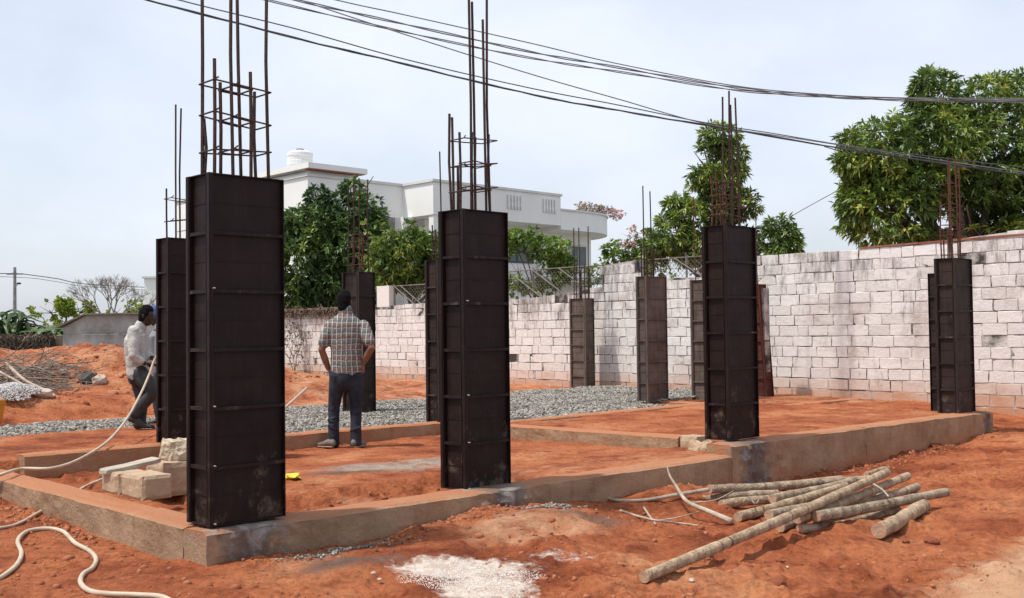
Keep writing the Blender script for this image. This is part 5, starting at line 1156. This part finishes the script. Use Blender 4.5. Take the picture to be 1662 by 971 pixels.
def shoe(root, heel, toe, m='shoe'):
    d = toe-heel; d[2] = 0; ln = np.linalg.norm(d); d /= ln; s = np.cross(d, EZ); z = heel[2]
    mb = MB(); mb.loft([heel+d*.03+EZ*.055, heel+d*ln*.35+EZ*.058, heel+d*ln*.65+EZ*.04, toe-d*.03+EZ*.032], [.036, .040, .045, .036], [.045, .044, .030, .022], s)
    sh = fuse('shoe', mb, m, root, .008, 2); sb = MB(); sb.loft([heel+d*.03+EZ*.012, heel+d*ln*.6+EZ*.012, toe-d*.03+EZ*.012], [.040, .048, .038], [.012, .012, .012], s); sb.build('sole', 'sole', sh, smooth=True)
def eyes(root, c, f, side, up, body):
    for k in (-1, 1):
        mb = MB(); mb.ball(c+f*.078+side*k*.031+up*.002, .012, 8); mb.build('eye', 'tank', body, smooth=True)

# man with his back turned, checked shirt
Ym = 12.0; gz = float(ground_h(*at(556, 727, Ym)[:2]))
def q(px, py, dy=0): return at(px, py, Ym+dy)
root = thing('person', 'man in checked short sleeved shirt and dark jeans seen from behind, hands in pockets', 'person', (q(557, 700)[0], Ym, gz))
sc = 1.0
feetL, feetR = q(541, 722, -.02), q(577, 724, -.05); feetL[2] = feetR[2] = gz+.012
headc = q(559, 490, .02); neck = q(561, 508, 0)
shL, shR = q(536, 529), q(590, 529); elL, elR = q(522, 568, -.03), q(603, 565, -.10); wrL, wrR = q(533, 598, .03), q(589, 590, -.02)
hipL, hipR = q(548, 612), q(577, 612); knL, knR = q(542, 662, .03), q(578, 664, .03)
ankL = feetL+[0, .02, .09]; ankR = feetR+[0, .02, .09]
chest = q(562, 540); waist = q(563, 585); pelv = q(562, 604); sd = A3(1, 0, 0)
body = MB(); hair = MB(); f, s_, up_ = head(body, hair, headc, A3(.15, 1, -.05), 1.0)
body.loft([neck-[0, 0, .06], neck, headc-[0, 0, .06]], [.07, .056, .054], [.065, .056, .055], sd)
body.loft([q(562, 522), chest, waist, pelv], [.14, .155, .14, .145], [.085, .10, .10, .10], sd)
for (sh, el, wr) in ((shL, elL, wrL), (shR, elR, wrR)):
    limb(body, [sh, sh*.5+el*.5, el, el*.5+wr*.5, wr], [.052, .050, .042, .041, .030])
for (hp, kn, an) in ((hipL, knL, ankL), (hipR, knR, ankR)): limb(body, [hp, kn, an], [.075, .05, .038])
hand(body, wrL, A3(.25, .15, -1), A3(1, .2, 0), 1.0, 1, .4); hand(body, wrR, A3(-.0, .1, -1), A3(-1, .3, 0), 1.0, -1, .45)
fuse('body', body, 'skin', root, .0075, 2); fuse('hair', hair, 'hair', root, .009, 1)
sm = MB()
sm.loft([q(561, 509), q(561, 516), q(561, 528), q(562, 545), q(563, 570), q(563, 592), q(563, 603)], [.08, .14, .215, .205, .182, .184, .190], [.07, .095, .118, .125, .125, .130, .128], sd, 20)
sm.loft([q(561, 508), q(561, 503)], [.078]*2, [.074]*2, sd)                               # collar
for (sh, el) in ((shL, elL), (shR, elR)):
    e = sh*.30+el*.70; limb(sm, [sh, sh*.6+e*.4, e], [.070, .072, .070])
fuse('shirt', sm, 'plaid', root, .010, 3)
tr = MB(); tr.loft([q(563, 598), q(562, 606), q(562, 618)], [.165, .168, .165], [.115, .125, .125], sd)
for (hp, kn, an, fo, o) in ((hipL, knL, ankL, 541, -1), (hipR, knR, ankR, 577, 1)):
    tr.loft([hp+[0, 0, .02], hp*.6+kn*.4, kn, kn*.45+an*.55, an-[0, 0, .045]], [.096, .086, .068, .062, .068], [.108, .098, .078, .07, .078], sd)
for k in range(16):       # creases
    hp, kn, an = ((hipL, knL, ankL), (hipR, knR, ankR))[k % 2]; t = random.uniform(0, 1); c = (kn*(1-t)+an*t) if k < 9 else (hp*(1-t)+kn*t); a = random.uniform(-.5, .5)
    tr.loft([c+[-.058, -.045, a*.04], c+[0, -.078, 0], c+[.058, -.045, -a*.04]], [.010, .014, .010], [.012]*3, EZ, 8)
fuse('trousers', tr, 'denim', root, .0095, 2)
shoe(root, feetL+[.03, -.06, 0], feetL+[-.19, .06, 0]); shoe(root, feetR+[-.03, -.06, 0], feetR+[.10, .14, 0])

# worker in white shirt holding the hose, facing right
gz = float(ground_h(*at(229, 697, YW)[:2]))
def q(px, py, dy=0): return at(px, py, YW+dy)
root = thing('person', 'worker in off white long sleeved shirt leaning forward and holding the hose', 'person', (q(229, 690)[0], YW, gz))
fwd = A3(1, -.12, -.12); headc = q(238, 513); sd = A3(0, 1, 0)
body = MB(); hair = MB(); f, s_, up_ = head(body, hair, headc, fwd, .98)
neck = q(230, 526); pelv = q(224, 598); chest = q(222, 552)
shN, shF = q(217, 538, -.17), q(226, 538, .17); elN, elF = q(217, 578, -.24), q(236, 574, .2); wrN, wrF = q(235, 590, -.20), q(249, 582, .02)
hipN, hipF = q(224, 606, .08), q(226, 606, -.09)
footN = q(229, 695, .06); footN[2] = gz; ankN = footN+[-.02, 0, .09]; knN = q(231, 648, .06)
knF = q(250, 637, -.14); ankF = q(219, 670, -.12)
body.loft([neck-[.02, 0, .05], neck, headc-[.02, 0, .05]], [.06, .055, .053], [.06, .055, .053], sd)
body.loft([q(223, 540), chest, q(222, 580), pelv], [.14, .15, .13, .14], [.085, .095, .095, .10], sd)
for (sh, el, wr) in ((shN, elN, wrN), (shF, elF, wrF)): limb(body, [sh, el, wr], [.048, .040, .028], sd)
for (hp, kn, an) in ((hipN, knN, ankN), (hipF, knF, ankF)): limb(body, [hp, kn, an], [.075, .05, .036], sd)
hand(body, wrN, q(250, 592)-wrN, A3(0, .5, -1), 1, 1, .75); hand(body, wrF, A3(.6, -.5, .1), A3(0, .2, -1), 1, -1, .75)
b_ = fuse('body', body, 'skin_dark', root, .0075, 2); fuse('hair', hair, 'hair', root, .009, 1)
sm = MB(); sm.loft([q(229, 531), q(224, 539), q(221, 552), q(221, 572), q(223, 595), q(225, 607)], [.06, .15, .20, .185, .17, .18], [.06, .10, .13, .135, .125, .135], sd, 20)
sm.loft([neck-[.02, 0, .05], neck-[.008, 0, .012]], [.082, .070], [.080, .070], sd)
for (sh, el, wr) in ((shN, elN, wrN), (shF, elF, wrF)): limb(sm, [sh, sh*.5+el*.5, el, el*.35+wr*.65], [.075, .074, .062, .050], sd)
for k in range(14):
    t = random.uniform(0, 1); c = q(221, 545+55*t, -.15); sm.loft([c+[-.07, .03, .03*random.uniform(-1, 1)], c+[.03, -.03, 0], c+[.10, .03, .03]], [.006]*3, [.007]*3, EZ, 8)
fuse('shirt', sm, 'shirt_white', root, .010, 2)
tr = MB(); tr.loft([q(224, 596), q(225, 612)], [.165, .165], [.12, .13], sd)
tr.loft([hipN, hipN*.5+knN*.5, knN, knN*.4+ankN*.6, ankN-[0, 0, .03]], [.100, .092, .074, .068, .070], [.108, .098, .082, .074, .078], sd)
tr.loft([hipF, hipF*.5+knF*.5, knF, knF*.4+ankF*.6, ankF], [.100, .095, .078, .068, .068], [.108, .10, .084, .074, .076], sd)
fuse('trousers', tr, 'trouser', root, .0095, 2)
shoe(root, footN+[-.07, 0, 0], footN+[.19, -.03, 0], 'tool')
hf = ankF-[.02, 0, .10]; mb = MB(); mb.loft([hf+[-.03, 0, .03], hf+[.05, 0, -.0], hf+[.14, 0, -.07]], [.04, .044, .04], [.045, .036, .026], sd); fuse('shoe', mb, 'tool', root, .008, 1)

# second worker mostly hidden behind the black box
Y2 = 13.6
def q(px, py, dy=0): return at(px, py, Y2+dy)
gz = float(ground_h(*at(262, 692, Y2)[:2]))
root = thing('person', 'worker in blue cap and grey shirt, mostly hidden behind the black formwork box', 'person', (q(266, 690)[0], Y2, gz))
body = MB(); hair = MB(); headc = q(252, 514); f, s_, up_ = head(body, hair, headc, A3(-1, -.5, -.2), .98)
neck = q(259, 528); sd = A3(.3, 1, 0)
body.loft([neck, headc-[0, 0, .05]], [.055, .053], [.055, .053], sd); body.loft([q(262, 540), q(264, 570), q(266, 598)], [.15, .14, .14], [.09, .09, .1], sd)
hipN, hipF = q(264, 606, -.1), q(268, 606, .1); knN, knF = q(256, 648, -.1), q(270, 650, .1); fN, fF = q(262, 692, -.1), q(276, 690, .1); fN[2] = fF[2] = gz
for (a, b, c) in ((hipN, knN, fN+[0, 0, .09]), (hipF, knF, fF+[0, 0, .09])): limb(body, [a, b, c], [.075, .05, .036], sd)
shN, shF = q(262, 540, -.18), q(266, 540, .18); elN, elF = q(258, 578, -.22), q(268, 578, .2); wN, wF = q(254, 592, -.3), q(258, 590, .0)
for (a, b, c) in ((shN, elN, wN), (shF, elF, wF)): limb(body, [a, b, c], [.048, .04, .028], sd)
hand(body, wN, A3(-.7, -.2, .2), A3(0, .3, -1), 1, 1, .7); hand(body, wF, A3(-.7, -.2, .2), A3(0, .3, -1), 1, -1, .7)
fuse('body', body, 'skin_dark', root, .008, 2)
cp = MB(); cp.loft([headc+up_*.03, headc+up_*.07], [.086, .078], [.102, .09], s_); cp.loft([headc+up_*.035+f*.07, headc+up_*.03+f*.155], [.07, .05], [.010, .007], s_); fuse('cap', cp, 'cap', root, .008, 1)
sm = MB(); sm.loft([q(260, 532), q(262, 545), q(264, 570), q(266, 604)], [.10, .20, .19, .18], [.08, .13, .13, .13], sd, 18)
for (a, b) in ((shN, elN), (shF, elF)): limb(sm, [a, b], [.072, .062], sd)
fuse('shirt', sm, 'shirt_grey', root, .010, 2)
tr = MB(); tr.loft([q(265, 598), q(266, 612)], [.16, .16], [.12, .13], sd)
for (a, b, c) in ((hipN, knN, fN+[0, 0, .06]), (hipF, knF, fF+[0, 0, .06])): tr.loft([a, b, c], [.10, .074, .066], [.108, .08, .07], sd)
fuse('trousers', tr, 'trouser', root, .010, 2)
shoe(root, fN+[.07, 0, 0], fN+[-.18, 0, 0], 'tool'); shoe(root, fF+[.07, 0, 0], fF+[-.18, 0, 0], 'tool')
